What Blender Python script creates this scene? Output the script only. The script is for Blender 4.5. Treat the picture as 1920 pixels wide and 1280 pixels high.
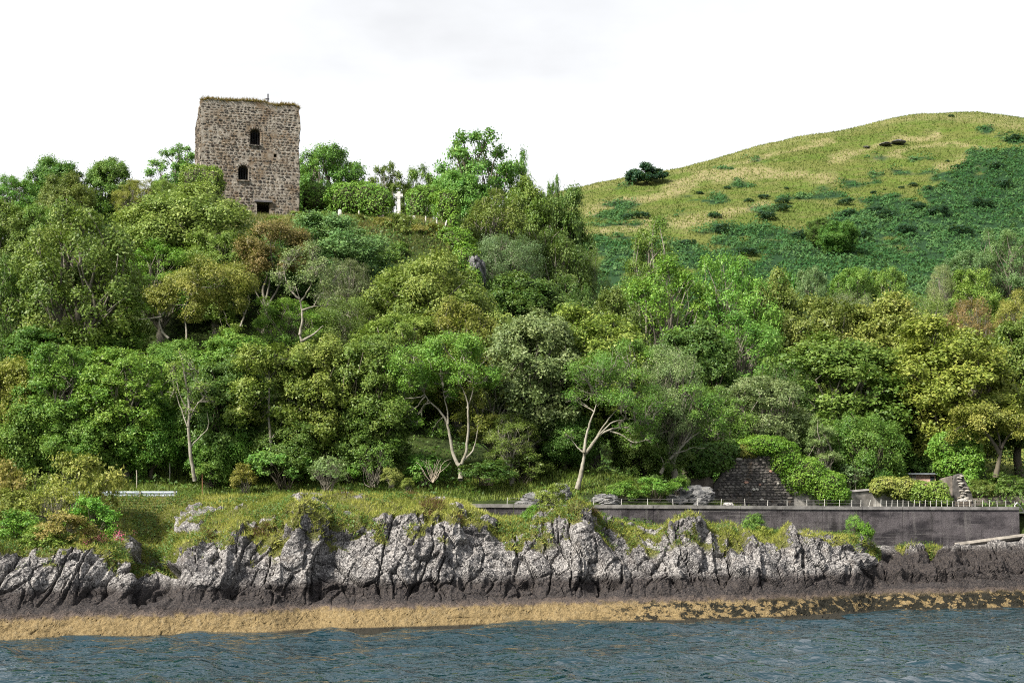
import bpy, bmesh, math, random
import numpy as np
from mathutils import Vector, Matrix

# ---------------------------------------------------------------- camera, sky, sun, exposure
sc = bpy.context.scene
for o in list(bpy.data.objects):
    bpy.data.objects.remove(o)
F, H0, VH = 2667.0, 8.0, 920.0          # focal length in photo pixels, eye height above the sea, horizon row
cam_d = bpy.data.cameras.new('camera')
cam = bpy.data.objects.new('camera', cam_d)
sc.collection.objects.link(cam)
cam.location = (0, 0, H0)
cam.rotation_euler = (math.radians(90), 0, 0)
cam_d.sensor_width = 36.0
cam_d.lens = 36.0 * F / 1920.0
cam_d.shift_y = (VH - 640.0) / 1920.0
cam_d.clip_start = 0.5
cam_d.clip_end = 8000
sc.camera = cam

SUN_EL, SUN_AZ = math.radians(42), math.radians(232)   # azimuth clockwise from +Y (behind the camera, to its left)
sd = Vector((math.sin(SUN_AZ) * math.cos(SUN_EL), math.cos(SUN_AZ) * math.cos(SUN_EL), math.sin(SUN_EL)))
sun_d = bpy.data.lights.new('sun', 'SUN')
sun = bpy.data.objects.new('sun', sun_d)
sc.collection.objects.link(sun)
sun_d.energy = 3.9
sun_d.angle = math.radians(7.0)
sun_d.color = (1.0, 0.95, 0.86)
sun.rotation_euler = sd.to_track_quat('Z', 'Y').to_euler()
sun.location = (-60, -60, 90)

world = bpy.data.worlds.new('World')
sc.world = world
world.use_nodes = True
wt = world.node_tree
wt.nodes.clear()
def wn(t, **k):
    n = wt.nodes.new(t)
    for a, b in k.items():
        setattr(n, a, b)
    return n
def wmath(op, a, b=None):
    n = wn('ShaderNodeMath', operation=op)
    for i, x in enumerate((a, b)):
        if x is None: continue
        if isinstance(x, (int, float)): n.inputs[i].default_value = x
        else: wt.links.new(x, n.inputs[i])
    return n.outputs[0]
sky = wn('ShaderNodeTexSky', sky_type='NISHITA')
sky.sun_disc = False
sky.sun_elevation = SUN_EL
sky.sun_rotation = SUN_AZ
sky.air_density = 1.0; sky.dust_density = 0.6; sky.ozone_density = 1.4
geo = wn('ShaderNodeTexCoord')
sep = wn('ShaderNodeSeparateXYZ'); wt.links.new(geo.outputs['Generated'], sep.inputs[0])
zc = wmath('MAXIMUM', sep.outputs['Z'], 0.0)
zp = wmath('ADD', zc, 0.16)
cmb = wn('ShaderNodeCombineXYZ')
wt.links.new(wmath('DIVIDE', sep.outputs['X'], zp), cmb.inputs[0])
wt.links.new(wmath('DIVIDE', sep.outputs['Y'], zp), cmb.inputs[1])
nz = wn('ShaderNodeTexNoise'); nz.inputs['Scale'].default_value = 0.9; nz.inputs['Detail'].default_value = 6; nz.inputs['Roughness'].default_value = 0.55
wt.links.new(cmb.outputs[0], nz.inputs['Vector'])
# cloud layer: optical thickness grows towards the horizon, as a real layer seen edge-on
tau = wmath('MULTIPLY', wmath('MAXIMUM', wmath('SUBTRACT', nz.outputs['Fac'], 0.22), 0.0), 4.2)
od = wmath('DIVIDE', tau, zp)
cover = wmath('SUBTRACT', 1.0, wmath('POWER', 2.718, wmath('MULTIPLY', od, -1.0)))
ramp = wn('ShaderNodeValToRGB')
ramp.color_ramp.elements[0].position = 0.42; ramp.color_ramp.elements[0].color = (0.392, 0.392, 0.390, 1)
ramp.color_ramp.elements[1].position = 0.61; ramp.color_ramp.elements[1].color = (0.285, 0.288, 0.294, 1)
wt.links.new(nz.outputs['Fac'], ramp.inputs[0])
bg1 = wn('ShaderNodeBackground'); bg1.inputs['Strength'].default_value = 0.07
bg2 = wn('ShaderNodeBackground'); bg2.inputs['Strength'].default_value = 1.0
wt.links.new(sky.outputs[0], bg1.inputs[0]); wt.links.new(ramp.outputs[0], bg2.inputs[0])
mx = wn('ShaderNodeMixShader')
wt.links.new(cover, mx.inputs[0]); wt.links.new(bg1.outputs[0], mx.inputs[1]); wt.links.new(bg2.outputs[0], mx.inputs[2])
wo = wn('ShaderNodeOutputWorld'); wt.links.new(mx.outputs[0], wo.inputs[0])

sc.view_settings.view_transform = 'Standard'
sc.view_settings.look = 'None'
sc.view_settings.exposure = 1.62
sc.view_settings.gamma = 1.0
sc.view_settings.use_curve_mapping = False
sc.render.engine = 'CYCLES'
cy = sc.cycles
cy.max_bounces = 5; cy.diffuse_bounces = 3; cy.glossy_bounces = 2; cy.transmission_bounces = 3; cy.transparent_max_bounces = 4
cy.caustics_reflective = False; cy.caustics_refractive = False
cy.sample_clamp_indirect = 4.0
cy.use_denoising = False
cy.filter_width = 1.1
C = sc.collection

# ---------------------------------------------------------------- numbers and noise
def P(u, v, Y):
    """photo pixel at depth Y -> world"""
    return Vector(((u - 960.0) / F * Y, Y, H0 - (v - VH) / F * Y))
def uv_of(x, y, z):
    return 960.0 + F * x / y, VH - (z - H0) * F / y
def hsh(ix, iy, iz, seed=0):
    h = (ix.astype(np.int64) * 374761393 + iy.astype(np.int64) * 668265263 + iz.astype(np.int64) * 2147483647 + seed * 974634777) & 0xFFFFFFFF
    h = ((h ^ (h >> 13)) * 1274126177) & 0xFFFFFFFF
    h = ((h ^ (h >> 16)) * 2246822519) & 0xFFFFFFFF
    return ((h ^ (h >> 15)) & 0xFFFFFF) / float(0xFFFFFF)
def vn(x, y, z=0.0, seed=0):
    x, y, z = np.broadcast_arrays(np.asarray(x, float), np.asarray(y, float), np.asarray(z, float))
    ix, iy, iz = np.floor(x), np.floor(y), np.floor(z)
    fx, fy, fz = x - ix, y - iy, z - iz
    fx = fx ** 3 * (fx * (fx * 6 - 15) + 10); fy = fy ** 3 * (fy * (fy * 6 - 15) + 10); fz = fz ** 3 * (fz * (fz * 6 - 15) + 10)
    r = 0.0
    for a in (0, 1):
        for b in (0, 1):
            for c in (0, 1):
                w = (fx if a else 1 - fx) * (fy if b else 1 - fy) * (fz if c else 1 - fz)
                r = r + w * hsh(ix + a, iy + b, iz + c, seed)
    return r * 2 - 1
def fbm(x, y, z=0.0, o=4, seed=0, g=0.5):
    r = 0.0; a = 1.0; t = 0.0
    for i in range(o):
        r = r + a * vn(x * 2.0 ** i, y * 2.0 ** i, np.asarray(z) * 2.0 ** i, seed + i); t += a; a *= g
    return r / t
def ridged(x, y, z=0.0, o=4, seed=0):
    r = 0.0; a = 1.0; t = 0.0
    for i in range(o):
        r = r + a * (1 - np.abs(vn(x * 2.0 ** i, y * 2.0 ** i, np.asarray(z) * 2.0 ** i, seed + i)) * 2); t += a; a *= 0.5
    return r / t
def worley(x, y, seed=0):
    """2D cells: distance gap F2-F1 and a random value per cell"""
    ix, iy = np.floor(x), np.floor(y)
    d1 = np.full(x.shape, 9.0); d2 = np.full(x.shape, 9.0); cid = np.zeros(x.shape)
    for a in (-1, 0, 1):
        for b in (-1, 0, 1):
            cx, cy_ = ix + a, iy + b
            px = cx + hsh(cx, cy_, cx * 0, seed); py = cy_ + hsh(cx, cy_, cx * 0 + 7, seed)
            d = np.hypot(px - x, py - y)
            idv = hsh(cx, cy_, cx * 0 + 13, seed)
            m = d < d1
            d2 = np.where(m, d1, np.minimum(d2, d)); cid = np.where(m, idv, cid); d1 = np.where(m, d, d1)
    return d2 - d1, cid
def sstep(a, b, x):
    t = np.clip((x - a) / (b - a), 0, 1)
    return t * t * (3 - 2 * t)

# ---------------------------------------------------------------- objects
def mesh_np(name, verts, faces, mats=(), smooth=False, attrs=None):
    """faces: (N,k) int array, or list of such arrays"""
    if not isinstance(faces, (list, tuple)): faces = [faces]
    faces = [np.asarray(f, np.int32) for f in faces if len(f)]
    me = bpy.data.meshes.new(name)
    verts = np.asarray(verts, np.float32)
    me.vertices.add(len(verts)); me.vertices.foreach_set('co', verts.ravel())
    nl = sum(f.size for f in faces); nf = sum(len(f) for f in faces)
    me.loops.add(nl); me.polygons.add(nf)
    me.loops.foreach_set('vertex_index', np.concatenate([f.ravel() for f in faces]))
    tot = np.concatenate([np.full(len(f), f.shape[1], np.int32) for f in faces])
    st = np.concatenate([[0], np.cumsum(tot)[:-1]]).astype(np.int32)
    me.polygons.foreach_set('loop_start', st)
    me.polygons.foreach_set('use_smooth', np.full(nf, bool(smooth)))
    for n, (dom, arr) in (attrs or {}).items():
        at = me.attributes.new(n, 'FLOAT', dom); at.data.foreach_set('value', np.asarray(arr, np.float32).ravel())
    for m in mats: me.materials.append(m)
    me.update(calc_edges=True); me.validate()
    return me
def link(name, me, parent=None, color=None, loc=None):
    o = bpy.data.objects.new(name, me); C.objects.link(o)
    if parent is not None: o.parent = parent
    if color is not None: o.color = (*color, 1.0)
    if loc is not None: o.location = loc
    return o
def tag(o, label=None, cat=None, group=None, kind=None):
    if label: o['label'] = label
    if cat: o['category'] = cat
    if group: o['group'] = group
    if kind: o['kind'] = kind
    return o
def empty(name, loc, label=None, cat=None, group=None, rz=0.0):
    o = bpy.data.objects.new(name, None); C.objects.link(o)
    o.location = loc; o.rotation_euler = (0, 0, rz); o.empty_display_size = 0.3
    return tag(o, label, cat, group)
class MB:
    """collects boxes / prisms / tubes into one mesh"""
    def __init__(s): s.v = []; s.q = []; s.t = []; s.n = 0
    def add(s, v, q=(), t=()):
        v = np.asarray(v, float).reshape(-1, 3)
        if len(q): s.q.append(np.asarray(q) + s.n)
        if len(t): s.t.append(np.asarray(t) + s.n)
        s.v.append(v); s.n += len(v); return s
    def box(s, c, d, rz=0.0, taper=1.0):
        x, y, z = np.array(d) / 2.0
        v = np.array([[a * x * (taper if e > 0 else 1), b * y * (taper if e > 0 else 1), e * z] for e in (-1, 1) for a, b in ((-1, -1), (1, -1), (1, 1), (-1, 1))])
        ca, sa = math.cos(rz), math.sin(rz)
        v = v @ np.array([[ca, sa, 0], [-sa, ca, 0], [0, 0, 1]]) + np.array(c)
        return s.add(v, [[0, 3, 2, 1], [4, 5, 6, 7], [0, 1, 5, 4], [1, 2, 6, 5], [2, 3, 7, 6], [3, 0, 4, 7]])
    def tube(s, path, rad, k=6, cap=True):
        p = np.asarray(path, float); n = len(p)
        rad = np.full(n, rad, float) if np.isscalar(rad) else np.asarray(rad, float)
        t = np.gradient(p, axis=0); t /= np.linalg.norm(t, axis=1)[:, None] + 1e-9
        ref = np.array([0.31, 0.95, 0.05]) if abs(t[:, 2]).mean() > 0.6 else np.array([0.05, 0.1, 1.0])
        a = np.cross(t, ref); a /= np.linalg.norm(a, axis=1)[:, None] + 1e-9
        b = np.cross(t, a)
        th = np.arange(k) * 2 * np.pi / k
        ring = p[:, None, :] + rad[:, None, None] * (np.cos(th)[None, :, None] * a[:, None, :] + np.sin(th)[None, :, None] * b[:, None, :])
        i = np.arange(n - 1)[:, None] * k; j = np.arange(k)[None, :]; j2 = (j + 1) % k
        q = np.stack([i + j, i + j2, i + k + j2, i + k + j], -1).reshape(-1, 4)
        s.add(ring.reshape(-1, 3), q)
        if cap and k == 4: s.q.append(np.array([[s.n - 4, s.n - 3, s.n - 2, s.n - 1]]))
        elif cap:
            base = s.n - k
            s.t.append(np.array([[base, base + jj, base + jj + 1] for jj in range(1, k - 1)]))
        return s
    def build(s, name, mats, smooth=False, attrs=None):
        fs = []
        if s.q: fs.append(np.concatenate(s.q))
        if s.t: fs.append(np.concatenate(s.t))
        return mesh_np(name, np.concatenate(s.v), fs, mats, smooth, attrs)

# ---------------------------------------------------------------- materials
def mat(name):
    m = bpy.data.materials.new(name); m.use_nodes = True
    nt = m.node_tree; nt.nodes.clear()
    out = nt.nodes.new('ShaderNodeOutputMaterial')
    return m, nt, out
class NT:
    def __init__(s, nt): s.nt = nt
    def n(s, t, ins=None, **k):
        n = s.nt.nodes.new(t)
        for a, b in k.items(): setattr(n, a, b)
        for a, b in (ins or {}).items():
            if hasattr(b, 'is_output'): s.nt.links.new(b, n.inputs[a])
            else: n.inputs[a].default_value = b
        return n
    def m(s, op, a, b=0.0, c=None, clamp=False):
        n = s.nt.nodes.new('ShaderNodeMath'); n.operation = op; n.use_clamp = clamp
        for i, x in enumerate((a, b, c)):
            if x is None: continue
            if hasattr(x, 'is_output'): s.nt.links.new(x, n.inputs[i])
            else: n.inputs[i].default_value = x
        return n.outputs[0]
    def mix(s, fac, a, b, bt='MIX'):
        n = s.nt.nodes.new('ShaderNodeMix'); n.data_type = 'RGBA'; n.blend_type = bt
        for i, x in ((0, fac), (6, a), (7, b)):
            if hasattr(x, 'is_output'): s.nt.links.new(x, n.inputs[i])
            else: n.inputs[i].default_value = x if i == 0 else (*x, 1.0)[:4]
        return n.outputs[2]
    def noise(s, scale, detail=3, rough=0.55, vec=None, out='Fac'):
        n = s.n('ShaderNodeTexNoise', {'Scale': scale, 'Detail': detail, 'Roughness': rough})
        if vec is not None: s.nt.links.new(vec, n.inputs['Vector'])
        return n.outputs[out]
    def step(s, x, a, b):
        n = s.n('ShaderNodeMapRange', {'Value': x, 'From Min': a, 'From Max': b}, interpolation_type='SMOOTHSTEP')
        return n.outputs[0]
    def attr(s, name):
        return s.n('ShaderNodeAttribute', attribute_name=name).outputs['Fac']
    def pos(s):
        return s.n('ShaderNodeNewGeometry').outputs['Position']
    def map(s, vec, scale):
        return s.n('ShaderNodeMapping', {'Vector': vec, 'Scale': scale}).outputs[0]
def principled(g, out, col, rough=0.8, bump=None, bstr=0.3, bdist=0.05, spec=0.3, metal=0.0):
    b = g.n('ShaderNodeBsdfPrincipled', {'Roughness': rough, 'Specular IOR Level': spec, 'Metallic': metal})
    if hasattr(col, 'is_output'): g.nt.links.new(col, b.inputs['Base Color'])
    else: b.inputs['Base Color'].default_value = (*col, 1)
    if bump is not None:
        bn = g.n('ShaderNodeBump', {'Strength': bstr, 'Distance': bdist, 'Height': bump})
        g.nt.links.new(bn.outputs[0], b.inputs['Normal'])
    g.nt.links.new(b.outputs[0], out.inputs[0])
    return b

def leaf_material(name, rough=0.5, spec=0.28, trans=0.33):
    m, nt, out = mat(name); g = NT(nt)
    col = g.n('ShaderNodeObjectInfo').outputs['Color']
    t = g.attr('tint')
    hsv = g.n('ShaderNodeHueSaturation', {'Hue': g.m('MULTIPLY_ADD', t, -0.055, 0.522), 'Saturation': g.m('MULTIPLY_ADD', t, -0.12, 1.04), 'Value': g.m('MULTIPLY_ADD', t, 0.95, 0.60), 'Color': col})
    c = hsv.outputs[0]
    b = g.n('ShaderNodeBsdfPrincipled', {'Base Color': c, 'Roughness': rough, 'Specular IOR Level': spec})
    tc = g.mix(0.45, c, (0.16, 0.24, 0.02))
    tr = g.n('ShaderNodeBsdfTranslucent', {'Color': tc})
    ms = g.n('ShaderNodeMixShader', {0: trans, 1: b.outputs[0], 2: tr.outputs[0]})
    nt.links.new(ms.outputs[0], out.inputs[0])
    return m
LEAF = leaf_material('leaf'); DULL = leaf_material('dull_leaf', 0.8, 0.05, 0.25)
def wood_material():
    m, nt, out = mat('bark'); g = NT(nt)
    col = g.n('ShaderNodeObjectInfo').outputs['Color']
    p = g.n('ShaderNodeTexCoord').outputs['Object']
    n1 = g.noise(2.2, 4, 0.6, p); n2 = g.noise(14.0, 3, 0.6, g.map(p, (1, 1, 0.25)))
    c = g.mix(g.step(n1, 0.38, 0.66), col, g.mix(0.62, col, (0.10, 0.09, 0.055)))
    c = g.mix(g.m('MULTIPLY', g.step(n2, 0.45, 0.7), 0.45), c, (0.05, 0.045, 0.035))
    principled(g, out, c, 0.9, n2, 0.6, 0.03, 0.15)
    return m
BARK = wood_material()
def simple(name, col, rough=0.7, nscale=3.0, var=0.25, bscale=30.0, bstr=0.3, metal=0.0, spec=0.3):
    m, nt, out = mat(name); g = NT(nt)
    p = g.n('ShaderNodeTexCoord').outputs['Object']
    n1 = g.noise(nscale, 5, 0.6, p)
    d = tuple(x * (1 - var) for x in col); l = tuple(min(1, x * (1 + var)) for x in col)
    c = g.mix(g.step(n1, 0.3, 0.7), d, l)
    principled(g, out, c, rough, g.noise(bscale, 3, 0.6, p), bstr, 0.02, spec, metal)
    return m
def stone_material(name, a, b, c3, lichen=(0.42, 0.40, 0.33), perobj=True):
    """a,b,c3: three stone colours picked per stone"""
    m, nt, out = mat(name); g = NT(nt)
    rnd = g.n('ShaderNodeObjectInfo').outputs['Random'] if perobj else g.attr('tint')
    cr = g.n('ShaderNodeValToRGB', {0: rnd}); e = cr.color_ramp.elements
    e[0].position = 0.0; e[0].color = (*a, 1); e[1].position = 1.0; e[1].color = (*c3, 1)
    x = e.new(0.5); x.color = (*b, 1)
    p = g.pos()
    n1 = g.noise(5.0, 4, 0.65, p); n2 = g.noise(1.1, 3, 0.6, p)
    col = g.mix(g.m('MULTIPLY', g.step(n1, 0.46, 0.68), 0.55), cr.outputs[0], lichen)
    col = g.mix(g.m('MULTIPLY', g.step(n2, 0.52, 0.72), 0.5), col, (0.16, 0.10, 0.05))
    principled(g, out, col, 0.9, g.noise(11.0, 4, 0.65, p), 0.7, 0.05, 0.2)
    return m

# ================================================================ THE SETTING
# ---- ground: one sheet through surveyed points (world metres, or photo points with a depth)
WALL = [(872, 97.0, 7.12), (1085, 98.6, 7.06), (1400, 102.2, 6.95), (1600, 105.2, 6.86), (1760, 107.3, 6.82), (1911, 109.2, 6.78)]   # u, Y, z of wall top
WX = [(u - 960) / F * Y for u, Y, z in WALL]; WY = [w[1] for w in WALL]; WZ = [w[2] for w in WALL]
cp = []
def gp(*a): cp.append(a)
def gpx(u, v, Y): p = P(u, v, Y); cp.append((p.x, p.y, p.z))
RP = [(-110, 100.3, 7.0), (-60, 100.3, 6.98), (-30, 100.3, 6.95), (-12, 100.5, 6.9), (0, 101.3, 6.6), (10, 103.4, 6.5), (20, 106.4, 6.4), (33, 110.2, 6.3), (60, 113.4, 6.25), (140, 116, 6.25)]
for x_ in range(-80, 61, 7): gp(x_, float(np.interp(x_, [r[0] for r in RP], [r[1] for r in RP])), float(np.interp(x_, [r[0] for r in RP], [r[2] for r in RP])) - 0.12)
for x, y, z in ((-75, 97.3, 7.62), (-55, 97.3, 7.62), (-40, 97.3, 7.62), (-25, 97.3, 7.6), (-10, 97.6, 7.3), (-75, 103.3, 8.3), (-50, 103.3, 8.3), (-30, 103.3, 8.4), (-12, 103.4, 8.3), (2, 104.6, 8.3), (9, 106.4, 8.6),
                (0, 98.6, 6.5), (8, 101, 6.4), (20, 105, 6.2), (35, 109, 6.1), (55, 111, 6.0), (90, 113, 6.0)): gp(x, y, z)
for x, prof in ((-90, ((110, 11), (130, 20), (150, 28), (170, 31), (200, 28), (260, 20))),
                (-62, ((110, 10.5), (130, 19.5), (150, 29), (170, 34), (195, 33), (240, 24))),
                (-42, ((110, 10), (122, 15), (135, 22), (148, 31.5), (158, 37.2), (170, 39.3), (185, 38.5), (210, 32), (250, 22))),
                (-30, ((110, 10), (122, 15.3), (135, 23), (146, 32.0), (155, 37.3), (163, 39.6), (180, 39.4), (200, 35), (240, 24))),
                (-16, ((109, 9.5), (122, 15), (134, 23), (144, 32.0), (150, 36.6), (160, 37.6), (175, 38.2), (195, 35), (240, 24))),
                (-11, ((134, 22.5), (140, 26.8), (144, 30.8), (147, 33.9), (150, 35.9), (155, 36.8), (162, 37.2), (172, 37.4))),
                (-6, ((109, 9), (122, 14), (134, 21.5), (142, 28), (148, 34.6), (153, 36.3), (165, 37), (185, 34), (230, 24))),
                (1, ((108, 9.4), (124, 12.5), (138, 16.5), (150, 20), (165, 24.5), (180, 26), (205, 25))),
                (9, ((108.5, 9.3), (114, 8.6), (126, 10), (145, 13), (165, 18), (185, 22), (210, 24))),
                (15, ((109, 7.4), (113, 6.9))),
                (20, ((110, 6.4), (115, 6.4), (119, 6.7), (130, 8.6), (150, 11), (180, 17), (210, 24))),
                (27, ((112, 6.2), (118, 6.5))),
                (34, ((116, 6.4), (130, 8.0), (150, 10.5), (175, 15), (200, 22))),
                (46, ((118, 6.9), (135, 9.0), (150, 11.8), (175, 18))),
                (70, ((118, 7.0), (140, 10), (170, 16), (210, 26)))):
    for y, z in prof: gp(x, y, z)
gpx(1900, 850, 150); gpx(1860, 770, 178); gpx(1860, 660, 222); gpx(1960, 840, 152)
RIDGE = [(880, 415, 370), (980, 385, 375), (1060, 358, 380), (1150, 338, 388), (1210, 331, 392), (1300, 311, 398), (1400, 284, 404), (1500, 257, 410), (1650, 228, 420), (1720, 218, 426), (1800, 218, 432), (1850, 226, 434), (1920, 238, 436), (2040, 270, 440), (2250, 320, 445)]
for u, v, Y in RIDGE:
    gpx(u, v, Y)
    p = P(u, v, Y); gp(p.x * 1.12, p.y + 45, p.z - 9); gp(p.x * 1.3, p.y + 130, p.z - 45); gp(p.x * 1.6, p.y + 300, p.z - 80)
for u in (1150, 1300, 1450, 1600, 1750, 1900, 2060):
    gpx(u, 620, 214); gpx(u, 555, 246); gpx(u, 450, 300)
for u, v, Y in ((1450, 350, 355), (1600, 330, 360), (1750, 330, 355), (1750, 270, 392), (1900, 330, 350), (1620, 275, 392), (1300, 380, 345), (1180, 395, 345), (1050, 470, 290), (1050, 420, 330), (950, 480, 300)): gpx(u, v, Y)
for x, y, z in ((-120, 320, 5), (-40, 320, 12), (-200, 180, 15), (-200, 420, 0), (-60, 420, 5), (0, 520, 10), (-400, 200, 0), (500, 300, 60), (600, 120, 6), (700, 500, 40), (-500, 700, 0), (0, 900, 0), (700, 900, 0)): gp(x, y, z)
cp = np.array(cp, float)
def kern(d2): return np.sqrt(d2 + 36.0)
A_ = kern(((cp[:, None, :2] - cp[None, :, :2]) ** 2).sum(-1)) - np.eye(len(cp)) * 0.6
nC = len(cp)
M_ = np.zeros((nC + 3, nC + 3)); M_[:nC, :nC] = A_; M_[:nC, nC] = 1; M_[:nC, nC + 1:] = cp[:, :2]; M_[nC, :nC] = 1; M_[nC + 1:, :nC] = cp[:, :2].T
W_ = np.linalg.solve(M_, np.concatenate([cp[:, 2], np.zeros(3)]))
def yedge(x): return np.where(np.asarray(x) < WX[0], 96.6, np.interp(x, WX, np.array(WY) + 0.45))
def ground_z(x, y, detail=True):
    x = np.atleast_1d(np.asarray(x, float)); y = np.atleast_1d(np.asarray(y, float))
    sh = x.shape; xf, yf = x.ravel(), y.ravel(); z = np.empty(xf.shape)
    for i in range(0, len(xf), 40000):
        s = slice(i, i + 40000)
        z[s] = kern((xf[s, None] - cp[None, :, 0]) ** 2 + (yf[s, None] - cp[None, :, 1]) ** 2) @ W_[:nC] + W_[nC] + xf[s] * W_[nC + 1] + yf[s] * W_[nC + 2]
    if detail:
        far = sstep(200, 260, yf)
        amp = sstep(104, 114, yf)
        z += amp * (0.45 * fbm(xf / 7, yf / 7, 0, 3, 5) * (1 - far) + far * (1.0 * fbm(xf / 26, yf / 30, 0, 3, 9) + 0.35 * fbm(xf / 6, yf / 9, 0, 3, 11)))
    z = np.minimum(z, 6.9 + 3.0 * (yf - yedge(xf) - 0.4))
    return z.reshape(sh)
def gz(x, y): return float(ground_z(x, y)[0])
def axis(parts):
    r = []
    for a, b, n in parts: r += list(np.linspace(a, b, n, endpoint=False))
    return np.array(r + [parts[-1][1]])
gx = axis([(-1500, -120, 12), (-120, -60, 24), (-60, 175, 170), (175, 300, 20), (300, 1800, 12)])
gy = axis([(93.5, 130, 46), (130, 230, 72), (230, 445, 126), (445, 600, 20), (600, 1500, 9)])
GX, GY = np.meshgrid(gx, gy)
GZ = ground_z(GX, GY)
GZ = np.where(np.abs(GX) > 900, np.minimum(GZ, 60), GZ)
nx, ny = len(gx), len(gy)
def grid_faces(nr, nc):
    i = np.arange(nr - 1)[:, None] * nc; j = np.arange(nc - 1)[None, :]
    return np.stack([i + j, i + j + 1, i + nc + j + 1, i + nc + j], -1).reshape(-1, 4)
# what grows on the hill, from where it shows
def poly_dist(u, v, pts):
    d = np.full(np.shape(u), 1e9)
    for (a, b), (c, e) in zip(pts[:-1], pts[1:]):
        L2 = (c - a) ** 2 + (e - b) ** 2
        t = np.clip(((u - a) * (c - a) + (v - b) * (e - b)) / L2, 0, 1)
        d = np.minimum(d, np.hypot(u - a - t * (c - a), v - b - t * (e - b)))
    return d
BR_TOP = np.array([(1000, 452), (1100, 446), (1200, 441), (1300, 444), (1360, 432), (1440, 424), (1500, 425), (1560, 405), (1600, 388), (1640, 375), (1700, 357), (1760, 345), (1790, 325), (1815, 296), (1840, 286), (1920, 282), (2050, 280)], float)
BR_PATCH = [(1444, 302, 34, 8), (1659, 297, 40, 8), (1672, 323, 42, 11), (1612, 340, 36, 8), (1166, 385, 30, 8), (1160, 406, 58, 9), (1271, 400, 48, 8), (1352, 374, 32, 12), (1527, 368, 58, 9), (1437, 393, 36, 8), (1399, 344, 25, 7), (1365, 316, 22, 4),
            (1779, 329, 55, 9), (1903, 258, 22, 8), (1847, 244, 12, 5), (1170, 423, 42, 4), (1228, 354, 22, 4), (1151, 350, 22, 4), (1340, 404, 14, 4), (1560, 350, 22, 5), (1720, 300, 20, 5), (1290, 372, 24, 5)]
STRAW = [([(1100, 433), (1200, 426), (1320, 416), (1400, 396), (1440, 388)], 8), ([(1250, 346), (1400, 326), (1500, 324), (1560, 333)], 9), ([(1640, 305), (1720, 288), (1790, 276), (1850, 278)], 4),
         ([(1100, 396), (1200, 372), (1300, 347)], 8), ([(1560, 300), (1650, 275), (1760, 258)], 5), ([(1300, 330), (1420, 300), (1560, 262)], 5), ([(1760, 312), (1830, 302)], 9)]
def hill_masks(x, y, z):
    u, v = uv_of(x, y, z)
    w = 26 * fbm(x / 12, y / 12, 0, 3, 31) + 9 * fbm(x / 2.5, y / 2.5, 0, 2, 33)
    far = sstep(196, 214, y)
    br = sstep(-3, 3, v - np.interp(u, BR_TOP[:, 0], BR_TOP[:, 1]) + w)
    for a, b, ru, rv in BR_PATCH:
        br = np.maximum(br, sstep(1.25, 0.8, np.hypot((u - a) / ru, (v - b) / rv) + 0.045 * w))
    field = sstep(1800, 1850, u + w * 1.5) * sstep(640, 655, v) * sstep(136, 142, y)
    field = np.maximum(field, sstep(1690, 1720, u) * sstep(760, 775, v) * sstep(136, 142, y))
    gap = fbm(x / 8, y / 10, 0, 3, 37)
    br = br * sstep(-0.10, 0.12, gap + 0.0035 * (v - np.interp(u, BR_TOP[:, 0], BR_TOP[:, 1])) + 0.34)
    br = br * far * (1 - field)
    st = np.zeros(np.shape(u))
    for pts, wd in STRAW: st = np.maximum(st, sstep(1.6, 0.3, poly_dist(u, v + w * 0.6, pts) / wd))
    rv_ = np.interp(u, [r[0] for r in RIDGE], [r[1] for r in RIDGE])
    st = np.maximum(st, 0.55 * sstep(14, 2, v - rv_))
    return br, st * far, field, far
gb, gs, gf, gfar = hill_masks(GX, GY, GZ)

def ground_material():
    m, nt, out = mat('ground_cover'); g = NT(nt)
    p = g.pos()
    n1 = g.noise(0.09, 5, 0.62, g.map(p, (1, 1.6, 1.6))); n2 = g.noise(0.9, 5, 0.65, p); n3 = g.noise(5.0, 4, 0.7, p); n4 = g.noise(0.28, 4, 0.6, g.map(p, (1.0, 1.0, 3.0)))
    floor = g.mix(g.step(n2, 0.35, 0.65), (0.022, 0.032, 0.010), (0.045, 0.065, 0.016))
    turf = g.mix(g.step(n1, 0.40, 0.60), (0.078, 0.120, 0.018), (0.112, 0.124, 0.032))
    turf = g.mix(g.m('MULTIPLY', g.step(n4, 0.50, 0.66), 0.55), turf, (0.150, 0.140, 0.060))
    turf = g.mix(g.m('MULTIPLY', g.step(n2, 0.48, 0.68), 0.55), turf, (0.060, 0.088, 0.016))
    turf = g.mix(g.m('MULTIPLY', g.attr('straw'), g.step(n2, 0.25, 0.6)), turf, (0.235, 0.200, 0.105))
    turf = g.mix(g.m('MULTIPLY', g.step(n3, 0.55, 0.72), 0.45), turf, (0.070, 0.085, 0.018))
    brk = g.mix(g.step(n3, 0.35, 0.7), (0.012, 0.034, 0.014), (0.028, 0.064, 0.023))
    c = g.mix(g.attr('bracken'), turf, brk)
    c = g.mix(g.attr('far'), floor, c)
    c = g.mix(g.attr('field'), c, g.mix(g.step(n2, 0.3, 0.7), (0.140, 0.170, 0.032), (0.190, 0.200, 0.050)))
    principled(g, out, c, 0.95, g.m('ADD', n3, n2), 0.9, 0.35, 0.1)
    return m
GROUND_M = ground_material()
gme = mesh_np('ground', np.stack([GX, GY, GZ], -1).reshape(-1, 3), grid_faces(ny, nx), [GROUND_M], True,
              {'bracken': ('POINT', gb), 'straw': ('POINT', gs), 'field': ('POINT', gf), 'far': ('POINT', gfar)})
tag(link('ground', gme), 'green hillside and wooded bluff rising from the shore', kind='structure')

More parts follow.
